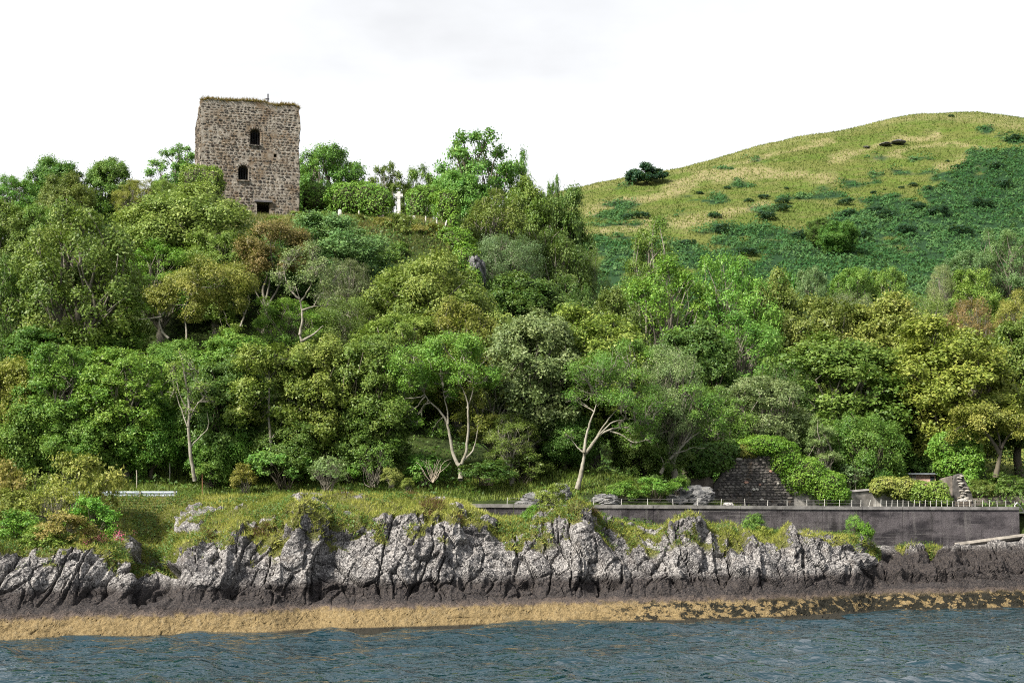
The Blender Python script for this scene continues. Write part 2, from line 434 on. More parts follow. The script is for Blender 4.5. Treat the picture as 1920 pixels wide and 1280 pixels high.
# ---- the sea
wx = axis([(-3000, -48, 8), (-48, 48, 400), (48, 3000, 8)])
wy = axis([(-3000, -100, 4), (-100, 54, 12), (54, 100, 240), (100, 140, 5)])
SX, SY = np.meshgrid(wx, wy)
near = sstep(30, 54, SY) * sstep(75, 48, np.abs(SX)) * sstep(110, 100, SY)
ca, sa = math.cos(0.22), math.sin(0.22)
Q1, Q2 = SX * ca + SY * sa, -SX * sa + SY * ca
swell = 0.16 * fbm(Q1 / 5.0, Q2 / 3.2, 0, 1, 41) + 0.20 * fbm(Q1 / 1.9, Q2 / 1.25, 0, 1, 43) + 0.10 * (ridged(Q1 / 3.4, Q2 / 2.0, 0, 1, 45) - 0.2) + 0.062 * fbm(Q1 / 0.95, Q2 / 0.62, 0, 2, 51)
calm = 1 - 0.35 * sstep(10, 34, SX + 0.5 * (SY - 85))
SZ = near * swell * calm
sme = mesh_np('sea', np.stack([SX, SY, SZ], -1).reshape(-1, 3), grid_faces(len(wy), len(wx)), [], True)
m, nt, out = mat('sea_water'); g = NT(nt)
p = g.pos()
b1 = g.noise(1.9, 3, 0.5, g.map(p, (0.6, 1.0, 1)))
bs = g.n('ShaderNodeBsdfPrincipled', {'Base Color': (0.003, 0.019, 0.026, 1), 'Roughness': 0.01, 'IOR': 1.62, 'Specular IOR Level': 0.5})
bn = g.n('ShaderNodeBump', {'Strength': 1.0, 'Distance': 0.28, 'Height': b1}); nt.links.new(bn.outputs[0], bs.inputs['Normal'])
nt.links.new(bs.outputs[0], out.inputs[0])
sme.materials.append(m)
tag(link('sea', sme), 'choppy dark blue green sea along the rocky shore', kind='structure')

# ---- the rocky shore: a sheet that climbs from under water over the barnacle ledge, the cliff face and its turf
KU = {}
def tab(name, pts): a = np.array(pts, float); KU[name] = (a[:, 0], a[:, 1])
tab('vw', [(-200, 1212), (0, 1205), (130, 1199), (300, 1194), (480, 1188), (600, 1181), (640, 1181), (760, 1178), (900, 1173), (1000, 1169), (1100, 1167), (1270, 1164), (1450, 1159), (1600, 1150), (1640, 1146), (1800, 1143), (1920, 1139), (2150, 1130)])
tab('vy', [(-200, 1155), (0, 1150), (130, 1148), (260, 1136), (400, 1138), (520, 1143), (560, 1153), (620, 1143), (760, 1136), (900, 1131), (1000, 1129), (1130, 1124), (1200, 1128), (1270, 1124), (1450, 1120), (1600, 1112), (1640, 1108), (1800, 1100), (1920, 1096), (2150, 1090)])
tab('vd', [(-200, 1115), (0, 1112), (130, 1106), (240, 1100), (262, 1122), (300, 1112), (400, 1112), (480, 1116), (560, 1108), (620, 1106), (760, 1101), (900, 1092), (1000, 1096), (1090, 1098), (1200, 1088), (1270, 1092), (1340, 1084), (1450, 1070), (1600, 1062), (1640, 1080), (1700, 1072), (1800, 1070), (1920, 1062), (2150, 1060)])
tab('vt', [(-200, 1045), (0, 1042), (60, 1036), (130, 1035), (200, 1043), (240, 1055), (258, 1080), (300, 1084), (335, 1050), (350, 1022), (400, 1012), (450, 1007), (500, 1008), (528, 998), (545, 955), (575, 942), (598, 958), (612, 990), (640, 985), (700, 966), (760, 966), (800, 955), (850, 968), (880, 975), (920, 983), (938, 1004), (960, 1002), (1000, 983), (1050, 965), (1085, 954), (1110, 966), (1150, 988), (1178, 1004), (1195, 988), (1212, 1000), (1228, 1004), (1242, 985), (1270, 972), (1300, 976), (1318, 1006), (1360, 1012), (1400, 1000), (1430, 1016), (1470, 1000), (1520, 990), (1560, 1001), (1620, 1010), (1640, 1046), (1660, 1052), (1700, 1032), (1760, 1037), (1800, 1036), (1860, 1027), (1920, 1019), (2150, 1000)])
tab('dt', [(-200, 5), (240, 5.0), (258, 8), (300, 9.5), (340, 7), (528, 6), (560, 4.6), (600, 4.8), (620, 6), (800, 6.2), (940, 7.2), (1090, 6), (1180, 7), (1270, 6), (1330, 6.6), (1600, 6), (1640, 9), (1920, 9.5), (2150, 10)])
tab('v5', [(-200, 1004), (0, 1003), (130, 1000), (240, 1005), (300, 1018), (340, 985), (400, 962), (500, 952), (560, 939), (620, 946), (700, 940), (760, 938), (850, 944), (920, 966), (940, 978), (1000, 968), (1050, 955), (1085, 953), (1150, 985), (1230, 1004), (1300, 985), (1340, 985), (1450, 1005), (1600, 1008), (1640, 1036), (1700, 1025), (1800, 1028), (1920, 1018), (2150, 1000)])
tab('v6', [(-200, 931), (0, 931), (200, 931), (340, 930), (560, 928), (760, 927), (872, 944), (900, 968), (1085, 972), (1300, 992), (1500, 1004), (1600, 1010), (1640, 1022), (1800, 1024), (1911, 1014), (1935, 985), (2150, 975)])
US = np.arange(-120, 2080, 2.45)
def K(n): return np.interp(US, *KU[n])
vw, vy, vd, vt, v5, v6 = (K(k) for k in ('vw', 'vy', 'vd', 'vt', 'v5', 'v6'))
Y0 = F * H0 / (vw - VH)
ywall = np.interp((US - 960) / F * 103, WX, WY)
Yt = Y0 + K('dt')
Y6 = np.where(US < 872, 97.3, ywall - 0.12)
Y5 = Yt * 0.5 + Y6 * 0.5
anch = [(vw + 9 + 0 * US, Y0 - 1.3), (vw, Y0), (vy, Y0 + 1.3), (vd, Y0 + 2.9), (vt, Yt), (v5, Y5), (v6, Y6)]
cnt = [4, 28, 32, 72, 26, 16]
rowsY, rowsV, rowsK = [], [], []
for k in range(6):
    for j in range(cnt[k]):
        t = j / cnt[k]
        rowsV.append(anch[k][0] * (1 - t) + anch[k + 1][0] * t)
        e = 1.0
        if k == 3: tt = t ** 1.25
        else: tt = t
        rowsY.append(anch[k][1] * (1 - tt) + anch[k + 1][1] * tt); rowsK.append(k + t)
rowsV.append(anch[6][0]); rowsY.append(anch[6][1]); rowsK.append(6.0)
RV, RY, RK = np.array(rowsV), np.array(rowsY), np.array(rowsK)[:, None] + 0 * US[None, :]
for _ in range(5):      # round off the breaks between the zones
    RY[1:-1] = 0.25 * RY[:-2] + 0.5 * RY[1:-1] + 0.25 * RY[2:]
RX = (US[None, :] - 960) / F * RY
RZ = H0 - (RV - VH) * RY / F
RZ[0] = -1.4
Pm = np.stack([RX, RY, RZ], -1)
def normals(Pm):
    du = np.gradient(Pm, axis=1); dv = np.gradient(Pm, axis=0)
    n = np.cross(du, dv); n /= np.linalg.norm(n, axis=2)[..., None] + 1e-9
    return n
Nn = normals(Pm)
if Nn[..., 1].mean() > 0: Nn = -Nn
Ns = Nn.copy()
for _ in range(12):
    Ns[1:-1, 1:-1] = (Ns[1:-1, 1:-1] + Ns[:-2, 1:-1] + Ns[2:, 1:-1] + Ns[1:-1, :-2] + Ns[1:-1, 2:]) / 5
Ns /= np.linalg.norm(Ns, axis=2)[..., None]
warp = fbm(RX / 3, RZ / 3, RY / 5, 3, 61)
lean = np.interp(US, [0, 300, 900, 1100, 1400, 2000], [-0.5, -0.3, 0.0, 0.12, 0.3, 0.4])[None, :]
q = RX + lean * RZ * 0.6 + 0.6 * warp
gull = ridged(q / 2.6, RZ / 7.0 + RY / 9, 0, 3, 63)
fis = 1 - np.abs(vn(q / 0.95, RZ / 4.5, 0, 65))
w1, c1 = worley(q / 1.15 + 0.3 * warp, RZ / 2.1 + RY / 3.0 + 0.3 * warp, 67)
w2, c2 = worley(q / 0.36, RZ / 0.42 + RY / 1.0, 69)
sm = fbm(RX / 0.55, RZ / 0.55, RY / 0.55, 3, 71); fi = fbm(RX / 0.2, RZ / 0.2, RY / 0.2, 2, 75)
rockz = sstep(2.0, 3.1, RK) * sstep(4.9, 4.1, RK)
flat = 1 - rockz
disp = rockz * (0.70 * gull - 0.12 - 0.42 * sstep(0.84, 1.0, fis) + 0.46 * (c1 - 0.5) - 0.24 * sstep(0.12, 0.0, w1) + 0.13 * (c2 - 0.5) - 0.06 * sstep(0.12, 0.0, w2) + 0.12 * sm + 0.05 * fi)
wl, cl = worley(RX / 2.4 + 0.4 * warp, RZ / 1.1 + RY / 2.6, 81)
ledge = sstep(3.0, 1.8, RK)
disp += ledge * (0.20 * fbm(RX / 2.6, RZ / 1.6, RY / 2, 3, 83) + 0.06 * ridged(RX / 1.3 + RZ, RZ / 0.9 + RY / 1.5, 0, 3, 84) - 0.05 * sstep(0.02, 0.0, wl) + 0.075 * sm + 0.045 * fi + 0.03 * (c2 - 0.5))
disp += rockz * sstep(1625, 1660, US)[None, :] * (0.55 * ridged(RX / 2.4 + 0.5 * warp, RZ / 0.55 + RY / 1.7, 0, 3, 88) - 0.35 + 0.25 * fbm(RX / 0.9, RZ / 0.4, RY / 0.8, 2, 89))
turfz = sstep(4.1, 4.6, RK)
outc = fbm(RX / 2.6, RZ / 1.5, RY / 3.5, 3, 85)
outm = sstep(0.11, 0.24, outc + 0.10 * c1 - 0.25 * sstep(5.3, 5.9, RK) - 0.22 * sstep(340, 180, US)[None, :])
disp += turfz * (0.22 * fbm(RX / 1.7, RY / 1.7, 0, 3, 87) + outm * (0.30 + 0.22 * (c1 - 0.5) - 0.12 * sstep(0.12, 0, w1) + 0.12 * (c2 - 0.5) + 0.08 * sm))
disp *= sstep(6.0, 5.75, RK) * sstep(0.0, 0.6, RK)
# the cave hollow and the gap behind the near slab
UU = np.broadcast_to(US[None, :], RV.shape)
disp -= 1.5 * sstep(1.0, 0.3, np.hypot((UU - 318) / 26, (RV - 1072) / 17))
disp -= 0.9 * sstep(1.0, 0.2, np.hypot((UU - 255 - (1100 - RV) * -0.14) / 8, (RV - 1090) / 55))
Pc = Pm + Ns * disp[..., None]
Nf = normals(Pc)
if Nf[..., 1].mean() > 0: Nf = -Nf
turf = sstep(3.99, 4.19, RK + 0.34 * fbm(RX / 1.1, RZ / 1.1, RY / 1.5, 3, 91) + 0.25 * (Nf[..., 2] - 0.35)) * (1 - outm * sstep(4.2, 4.5, RK))
moss = sstep(3.25, 3.9, RK) * sstep(0.20, 0.36, fbm(RX / 1.0, RZ / 1.6, RY, 3, 93) + 0.25 * Nf[..., 2])
turf = np.clip(np.maximum(turf, 0.85 * moss), 0, 1)
turf *= 1 - sstep(1625, 1650, UU) * (1 - sstep(26, 14, np.hypot((UU - 1722) * 0.45, (RV - 1026) * 1.6)))   # bare beach below the sea wall
turf = np.maximum(turf, sstep(14, 8, np.hypot((UU - 1640) * 0.8, (RV - 1042) * 0.7)))
def rock_material():
    m, nt, out = mat('shore_rock'); g = NT(nt)
    p = g.pos(); z = g.n('ShaderNodeSeparateXYZ', {0: p}).outputs['Z']; x = g.n('ShaderNodeSeparateXYZ', {0: p}).outputs['X']
    nb = g.noise(0.9, 4, 0.6, p); nm = g.noise(3.2, 5, 0.65, p); nf = g.noise(9.0, 4, 0.7, p); nff = g.noise(22.0, 3, 0.65, p)
    zz = g.m('ADD', z, g.m('MULTIPLY', g.m('SUBTRACT', nb, 0.5), 0.9))
    grey = g.mix(g.step(nm, 0.32, 0.68), (0.032, 0.030, 0.031), (0.135, 0.127, 0.123))
    grey = g.mix(g.m('MULTIPLY', g.step(nb, 0.52, 0.72), 0.4), grey, (0.170, 0.140, 0.115))
    big = g.noise(0.55, 4, 0.6, g.map(p, (1, 1, 0.5)))
    grey = g.mix(g.m('MULTIPLY', g.step(big, 0.52, 0.66), 0.65), grey, (0.040, 0.036, 0.038))
    wl_ = g.m('MULTIPLY', g.step(g.m('SUBTRACT', nf, g.m('MULTIPLY', g.m('SUBTRACT', big, 0.45), 0.32)), 0.465, 0.56), g.step(nm, 0.26, 0.50))
    grey = g.mix(g.m('MULTIPLY', wl_, 0.85), grey, (0.380, 0.360, 0.340))
    grey = g.mix(g.m('MULTIPLY', g.step(nff, 0.55, 0.65), 0.8), grey, (0.030, 0.026, 0.028))
    zz = g.m('SUBTRACT', zz, g.m('MULTIPLY', g.step(x, 22.0, 30.0), 1.25))
    dark = g.mix(g.step(nf, 0.38, 0.66), (0.012, 0.010, 0.011), (0.055, 0.045, 0.040))
    dark = g.mix(g.m('MULTIPLY', g.step(nff, 0.58, 0.66), 0.4), dark, (0.22, 0.20, 0.18))
    brown = g.mix(g.step(nff, 0.35, 0.62), (0.030, 0.023, 0.020), (0.120, 0.092, 0.075))
    yel = g.mix(g.step(nf, 0.3, 0.66), (0.125, 0.086, 0.036), (0.222, 0.163, 0.078))
    yel = g.mix(g.m('MULTIPLY', g.step(nff, 0.58, 0.68), 0.55), yel, (0.10, 0.065, 0.022))
    yel = g.mix(g.m('MULTIPLY', g.step(nm, 0.52, 0.68), 0.5), yel, (0.215, 0.170, 0.098))
    c = g.mix(g.step(zz, 2.25, 3.0), dark, grey)
    zy = g.m('ADD', z, g.m('MULTIPLY', g.m('SUBTRACT', g.noise(2.0, 4, 0.65, p), 0.5), 0.8))
    c = g.mix(g.step(zy, 1.5, 1.2), c, brown)
    c = g.mix(g.step(zy, 1.25, 0.95), c, yel)
    # bladder wrack on the ledge towards the beach
    wr = g.m('MULTIPLY', g.step(g.m('ADD', g.noise(1.6, 5, 0.7, g.map(p, (1, 1, 1.6))), g.m('MULTIPLY', g.step(x, 3.5, 26.0), 0.10)), 0.53, 0.57), g.m('MULTIPLY', g.step(zy, 1.35, 0.9), g.step(x, 3.0, 8.0)))
    c = g.mix(wr, c, (0.012, 0.011, 0.006))
    c = g.mix(g.step(z, 0.16, 0.05), c, (0.020, 0.018, 0.012))
    soil = g.mix(g.step(nf, 0.35, 0.65), (0.050, 0.062, 0.016), (0.120, 0.110, 0.035))
    c = g.mix(g.step(g.attr('turf'), 0.35, 0.6), c, soil)
    principled(g, out, c, 0.85, g.m('ADD', g.m('MULTIPLY', nf, 1.0), g.m('MULTIPLY', nff, 0.5)), 1.0, 0.10, 0.25)
    return m
ROCK_M = rock_material()
NR, NCc = RV.shape
cme = mesh_np('shore_cliff', Pc.reshape(-1, 3), grid_faces(NR, NCc), [ROCK_M], False, {'turf': ('POINT', turf)})
tag(link('rocky_shore', cme), 'grey lichened sea cliff above a yellow barnacle ledge', kind='structure')

# ---- the road along the foot of the bluff (behind the barrier and the sea wall)
rp = RP
rv = []
for x, y, z in rp: rv += [(x, y - 1.5, z + 0.02), (x, y + 1.5, z + 0.05)]
rf = [[2 * i, 2 * i + 2, 2 * i + 3, 2 * i + 1] for i in range(len(rp) - 1)]
tag(link('road', mesh_np('road', rv, np.array(rf), [simple('asphalt', (0.055, 0.055, 0.058), 0.9)])), 'narrow asphalt shore road behind the sea wall', kind='structure')

# ================================================================ FOLIAGE TOOLS
def unit(a): return a / (np.linalg.norm(a, axis=-1, keepdims=True) + 1e-9)
def leaf_quads(c, n, size, asp, rs, fold=0.25):
    """folded rhombic leaves at centres c with normals n"""
    N = len(c)
    t = unit(np.cross(n, rs.normal(size=(N, 3)))); b = np.cross(n, t)
    L = (size * rs.uniform(0.65, 1.35, N))[:, None]
    W = L * asp
    v = np.stack([c - t * L * 0.5 + b * W * rs.uniform(-0.2, 0.2, N)[:, None], c + b * W * 0.68 + t * L * rs.uniform(-0.15, 0.45, N)[:, None], c + t * L * 0.55 - b * W * 0.5], 1)
    return v.reshape(-1, 3), np.arange(3 * N).reshape(-1, 3)
def lobe_leaves(cen, rad, cc, rs, per, size, asp, flat=0.8, sub=10, droop=0.0, spread=0.26, up=0.28):
    """leaf sprays over the outer side of round lobes. cen (n,3), rad (n,), cc = crown centre"""
    Cs, Ns, Ts = [], [], []
    for i in range(len(cen)):
        out = unit(cen[i] - cc)
        d = unit(rs.normal(size=(sub, 3)) + 0.75 * out + np.array([0, 0, 0.35]))
        r_in = rs.uniform(0.72, 1.0, sub)[:, None]
        sc_ = cen[i] + d * rad[i] * r_in * np.array([1, 1, flat])
        k = max(3, int(per * rad[i] ** 2 / sub))
        idx = np.repeat(np.arange(sub), k)
        off = rs.normal(size=(sub * k, 3)) * spread * rad[i] * np.array([1, 1, 0.85 * flat])
        pos = sc_[idx] + off
        if droop: pos[:, 2] -= droop * rad[i] * (np.linalg.norm(off[:, :2], axis=1) / (spread * rad[i] + 1e-6)) ** 1.3 * 0.35
        n = unit(0.85 * d[idx] + rs.normal(size=(sub * k, 3)) * 0.48 + np.array([0, 0, up]))
        lob = rs.uniform(-0.16, 0.16); sb = rs.uniform(-0.17, 0.17, sub)
        Cs.append(pos); Ns.append(n); Ts.append(np.clip(0.42 + lob + sb[idx] + rs.normal(size=sub * k) * 0.17, 0, 1))
    c = np.concatenate(Cs); n = np.concatenate(Ns); t = np.concatenate(Ts)
    v, f = leaf_quads(c, n, size, asp, rs)
    return v, f, t
def bend(a, b, rs, n=6, wob=0.10, sag=0.0):
    a, b = np.asarray(a, float), np.asarray(b, float)
    t = np.linspace(0, 1, n)[:, None]
    L = np.linalg.norm(b - a)
    p = a * (1 - t) + b * t
    o1, o2 = rs.normal(size=3) * wob * L, rs.normal(size=3) * wob * L * 0.6
    p = p + np.sin(np.pi * t) * o1 + np.sin(2 * np.pi * t) * o2
    p[:, 2:] += sag * L * np.sin(np.pi * t)
    return p
def make_tree(seed, H=10.0, R=4.5, bottom=0.10, lobes=34, lr=0.27, per=420, size=0.24, asp=0.62, flat=0.8, sub=10, droop=0.0, spread=0.26, fill=0.80, twigs=0, tr=0.03, limbs=5, lowd=-0.72, up=0.28, lean=0.0, skew=0.0, squash=1.0):
    rs = np.random.RandomState(seed)
    zc = H * (bottom + 1) * 0.5; rz = H * (1 - bottom) * 0.5
    cc = np.array([lean, 0, zc - 0.15 * rz])
    g = np.arange(lobes) + 0.5
    ph = g * 2.399963 + rs.uniform(0, 6)
    zz = 1 - (1 - lowd) * g / lobes
    d = np.stack([np.cos(ph) * np.sqrt(np.maximum(0, 1 - zz ** 2)), np.sin(ph) * np.sqrt(np.maximum(0, 1 - zz ** 2)), zz], 1)
    d = unit(d + rs.normal(size=d.shape) * 0.13)
    rf = fill * rs.uniform(0.78, 1.06, lobes)
    wid = 1.0 + skew * d[:, 2]
    cen = np.array([lean, 0, zc]) + d * np.array([R, R, rz]) * rf[:, None] * np.stack([wid, wid, np.ones(lobes)], 1)
    rad = lr * R * rs.uniform(0.68, 1.35, lobes)
    ni = max(3, lobes // 4)
    cen = np.concatenate([cen, np.array([lean, 0, zc]) + rs.normal(size=(ni, 3)) * np.array([R, R, rz]) * 0.36]); rad = np.concatenate([rad, lr * R * rs.uniform(0.9, 1.3, ni)])
    v, f, t = lobe_leaves(cen, rad, cc, rs, per, size, asp, flat, sub, droop, spread, up)
    crown = mesh_np('crown', v, f, [LEAF], False, {'tint': ('FACE', t)})
    w = MB(); r0 = tr * H
    top = np.array([lean, 0, zc + 0.1 * rz]); base = np.zeros(3)
    fork = bend(base - [0, 0, 0.6], np.array([lean * 0.4, 0, max(0.16 * H, H * bottom * 0.85)]), rs, 5, 0.04)
    w.tube(fork, np.linspace(r0 * 1.25, r0 * 0.9, 5), 7, False)
    f0 = fork[-1]
    grp = np.argsort(np.arctan2(cen[:, 1], cen[:, 0] - lean)) % limbs if False else (np.floor((np.arctan2(cen[:, 1], cen[:, 0] - lean) + np.pi) / (2 * np.pi) * limbs).astype(int) % limbs)
    hi = cen[:, 2] > zc + 0.55 * rz
    grp[hi] = limbs
    for k in range(limbs + 1):
        ids = np.where(grp == k)[0]
        if not len(ids): continue
        tgt = f0 * 0.35 + cen[ids].mean(0) * 0.65
        lp = bend(f0 + rs.normal(size=3) * r0 * 0.2, tgt, rs, 7, 0.07, -0.04)
        w.tube(lp, np.linspace(r0 * 0.66, r0 * 0.34, 7), 6)
        for i in ids:
            s0 = lp[rs.randint(2, 7)]
            bp = bend(s0, cen[i] + (cen[i] - cc) * 0.06, rs, 5, 0.09, 0.03)
            w.tube(bp, np.linspace(r0 * 0.30, r0 * 0.07, 5), 5)
            for _ in range(twigs):
                dd = unit(rs.normal(size=3) + unit(cen[i] - cc) * 0.9 + np.array([0, 0, 0.4]))
                tp = bend(bp[rs.randint(2, 5)], cen[i] + dd * rad[i] * rs.uniform(0.8, 1.45), rs, 4, 0.12)
                w.tube(tp, np.linspace(r0 * 0.075, r0 * 0.025, 4), 3, False)
    wood = w.build('trunk', [BARK], True)
    return wood, crown
def make_shrub(seed, H=3.0, R=1.7, lobes=18, lr=0.34, per=900, size=0.15, asp=0.6, twigs=2, flat=0.85, spread=0.26, sub=9, fill=0.72):
    rs = np.random.RandomState(seed)
    g = np.arange(lobes) + 0.5; ph = g * 2.399963 + rs.uniform(0, 6); zz = 1 - 1.25 * g / lobes
    d = unit(np.stack([np.cos(ph) * np.sqrt(np.maximum(0, 1 - zz ** 2)), np.sin(ph) * np.sqrt(np.maximum(0, 1 - zz ** 2)), zz], 1) + rs.normal(size=(lobes, 3)) * 0.16)
    zc = 0.42 * H; cc = np.array([0, 0, 0.3 * H])
    cen = np.array([0, 0, zc]) + d * np.array([R, R, 0.58 * H]) * (fill * rs.uniform(0.75, 1.12, lobes))[:, None]
    cen[:, 2] = np.maximum(cen[:, 2], 0.12 * H)
    rad = lr * R * rs.uniform(0.65, 1.3, lobes)
    v, f, t = lobe_leaves(cen, rad, cc, rs, per, size, asp, flat, sub, 0, spread)
    crown = mesh_np('crown', v, f, [LEAF], False, {'tint': ('FACE', t)})
    w = MB()
    for i in range(lobes):
        s = rs.normal(size=3) * 0.12 * R; s[2] = -0.25
        bp = bend(s, cen[i], rs, 6, 0.07, 0.04); w.tube(bp, np.linspace(0.022 * H * 0.6, 0.008, 6), 4)
        for _ in range(twigs):
            dd = unit(rs.normal(size=3) + unit(cen[i] - cc) + np.array([0, 0, 0.4]))
            w.tube(bend(bp[3], cen[i] + dd * rad[i] * rs.uniform(0.7, 1.3), rs, 4, 0.1), np.linspace(0.009, 0.004, 4), 3, False)
    return w.build('stems', [BARK], True), crown

SPEC = {
    'syc':   dict(lobes=60, lr=0.26, bottom=0.05, lowd=-0.9, per=560, size=0.205, asp=0.75, flat=0.95, sub=13, spread=0.23),
    'round': dict(lobes=78, lr=0.21, bottom=0.05, lowd=-0.9, per=640, size=0.19, asp=0.6, flat=0.95, sub=11, spread=0.25, twigs=1),
    'ash':   dict(lobes=66, lr=0.19, per=540, size=0.21, asp=0.42, flat=1.0, sub=9, spread=0.30, twigs=2, fill=0.86, bottom=0.14, up=0.25),
    'beech': dict(lobes=72, lr=0.22, per=560, size=0.185, asp=0.6, flat=0.5, sub=12, droop=1.0, spread=0.28, bottom=0.03, lowd=-0.92, fill=0.84),
    'bare':  dict(lobes=50, lr=0.21, per=560, size=0.17, asp=0.45, flat=0.9, sub=8, spread=0.32, twigs=5, fill=0.84, bottom=0.18, up=0.25),
    'open':  dict(lobes=54, lr=0.155, per=640, size=0.25, asp=0.6, flat=0.85, sub=8, spread=0.40, twigs=3, fill=0.90, bottom=0.16),
    'slim':  dict(R=2.4, lobes=36, lr=0.30, per=700, size=0.19, asp=0.45, flat=0.9, sub=9, spread=0.30, twigs=2, bottom=0.12, fill=0.8, lowd=-0.7, limbs=4),
}
LIB = {}
CLS = {'tall': dict(H=13.5, R=4.1), 'wide': dict(H=9.5, R=4.9)}
NVAR = {'syc': 3, 'round': 2, 'ash': 2, 'beech': 2, 'bare': 2, 'open': 2, 'slim': 2}
for sp, kw in SPEC.items():
    for cl in CLS:
        for i in range(NVAR[sp]):
            k2 = dict(CLS[cl]); k2.update(kw)
            if sp == 'slim': k2['H'] = 13.5 if cl == 'tall' else 10.0
            LIB[sp, cl, i] = make_tree(sum(map(ord, sp + cl)) * 17 + i * 101, **k2)
for i in range(3): LIB['shrub', '', i] = make_shrub(900 + i)
for i in range(2): LIB['thin_shrub', '', i] = make_shrub(930 + i, per=520, twigs=5, lobes=22, lr=0.27, asp=0.4)
for i in range(3): LIB['gorse', '', i] = make_shrub(960 + i, H=2.6, R=1.8, lobes=14, per=330, size=0.26, asp=0.55, twigs=0, lr=0.40)
NVAR.update(shrub=3, thin_shrub=2, gorse=3)
CNT = {}

COL = dict(G=(0.080, 0.160, 0.020), GY=(0.102, 0.156, 0.024), OL=(0.100, 0.136, 0.022), GO=(0.126, 0.136, 0.024), DG=(0.050, 0.099, 0.017), BG=(0.074, 0.128, 0.042), RU=(0.108, 0.088, 0.026),
           PG=(0.105, 0.145, 0.050), LG=(0.095, 0.190, 0.018), DO=(0.074, 0.108, 0.019), OR=(0.135, 0.118, 0.026), GR=(0.080, 0.110, 0.040), GS=(0.018, 0.060, 0.026), MG=(0.070, 0.142, 0.021), YE=(0.140, 0.160, 0.032))
COL = {k: tuple((1.3 if k == 'LG' else 1.65) * c for c in v) if k != 'GS' else v for k, v in COL.items()}
BK = dict(p=(0.20, 0.185, 0.15), g=(0.17, 0.155, 0.125), d=(0.10, 0.085, 0.065), w=(0.27, 0.25, 0.205))
DIM = {}
def dims(me):
    """height and width that a crown really fills"""
    if me.name not in DIM:
        c_ = np.empty(len(me.vertices) * 3, np.float32); me.vertices.foreach_get('co', c_); c_ = c_.reshape(-1, 3)
        DIM[me.name] = (float(np.percentile(c_[:, 2], 99.7)), float(np.percentile(np.hypot(c_[:, 0], c_[:, 1]), 98.5) * 2))
    return DIM[me.name]
def place(u, vtop, wpx, sp, col, label, Hm=None, Y=None, bark='g', cat='tree', group=None, name=None, vbot=None):
    """a tree whose top shows at photo (u, vtop); its depth comes from the ground it stands on and its usual height"""
    if Y is None:
        ys = np.arange(106.5, 210, 0.5)
        xs = (u - 960) / F * ys
        h = H0 - (vtop - VH) * ys / F - ground_z(xs, ys, False)
        ok = np.where(h <= Hm)[0]
        Y = float(ys[ok[0]]) if len(ok) else float(ys[np.argmin(h)])
    x = (u - 960) / F * Y
    zg = gz(x, Y) if vbot is None else H0 - (vbot - VH) * Y / F
    Ht = H0 - (vtop - VH) * Y / F - zg
    W = wpx * Y / F
    i = CNT.get(sp, 0); CNT[sp] = i + 1
    shrub = sp in ('shrub', 'thin_shrub', 'gorse')
    cl = '' if shrub else 'tall' if Ht / W > 1.25 else 'wide'
    wood, crown = LIB[sp, cl, i % NVAR[sp]]
    nomH, nomW = dims(crown)
    W *= 1.0 if shrub else 1.12 if Y > 150 else 1.30
    rnd = random.Random(int(u * 7 + vtop * 13))
    if name is None: name = {'syc': 'sycamore_tree', 'round': 'broadleaf_tree', 'ash': 'ash_tree', 'beech': 'beech_tree', 'bare': 'twiggy_tree', 'open': 'open_crowned_tree', 'slim': 'young_tree', 'shrub': 'shrub', 'thin_shrub': 'shrub', 'gorse': 'gorse_bush'}[sp]
    o = empty(name, (x, Y, zg - 0.05), label, cat, group, rnd.uniform(0, 6.28))
    sz = max(0.5, Ht + 0.05) / nomH; sx = W / nomW
    o.scale = (sx, sx, sz)
    k = [1 + rnd.uniform(-0.12, 0.12) for _ in range(3)]
    link('crown', crown, o, tuple(c * kk for c, kk in zip(COL[col], k)))
    link('stems' if shrub else 'trunk', wood, o, BK[bark])
    PLACED.append((name, u, vtop, round(Y, 1), round(Ht, 1), round(W, 1)))
    return o
PLACED = []
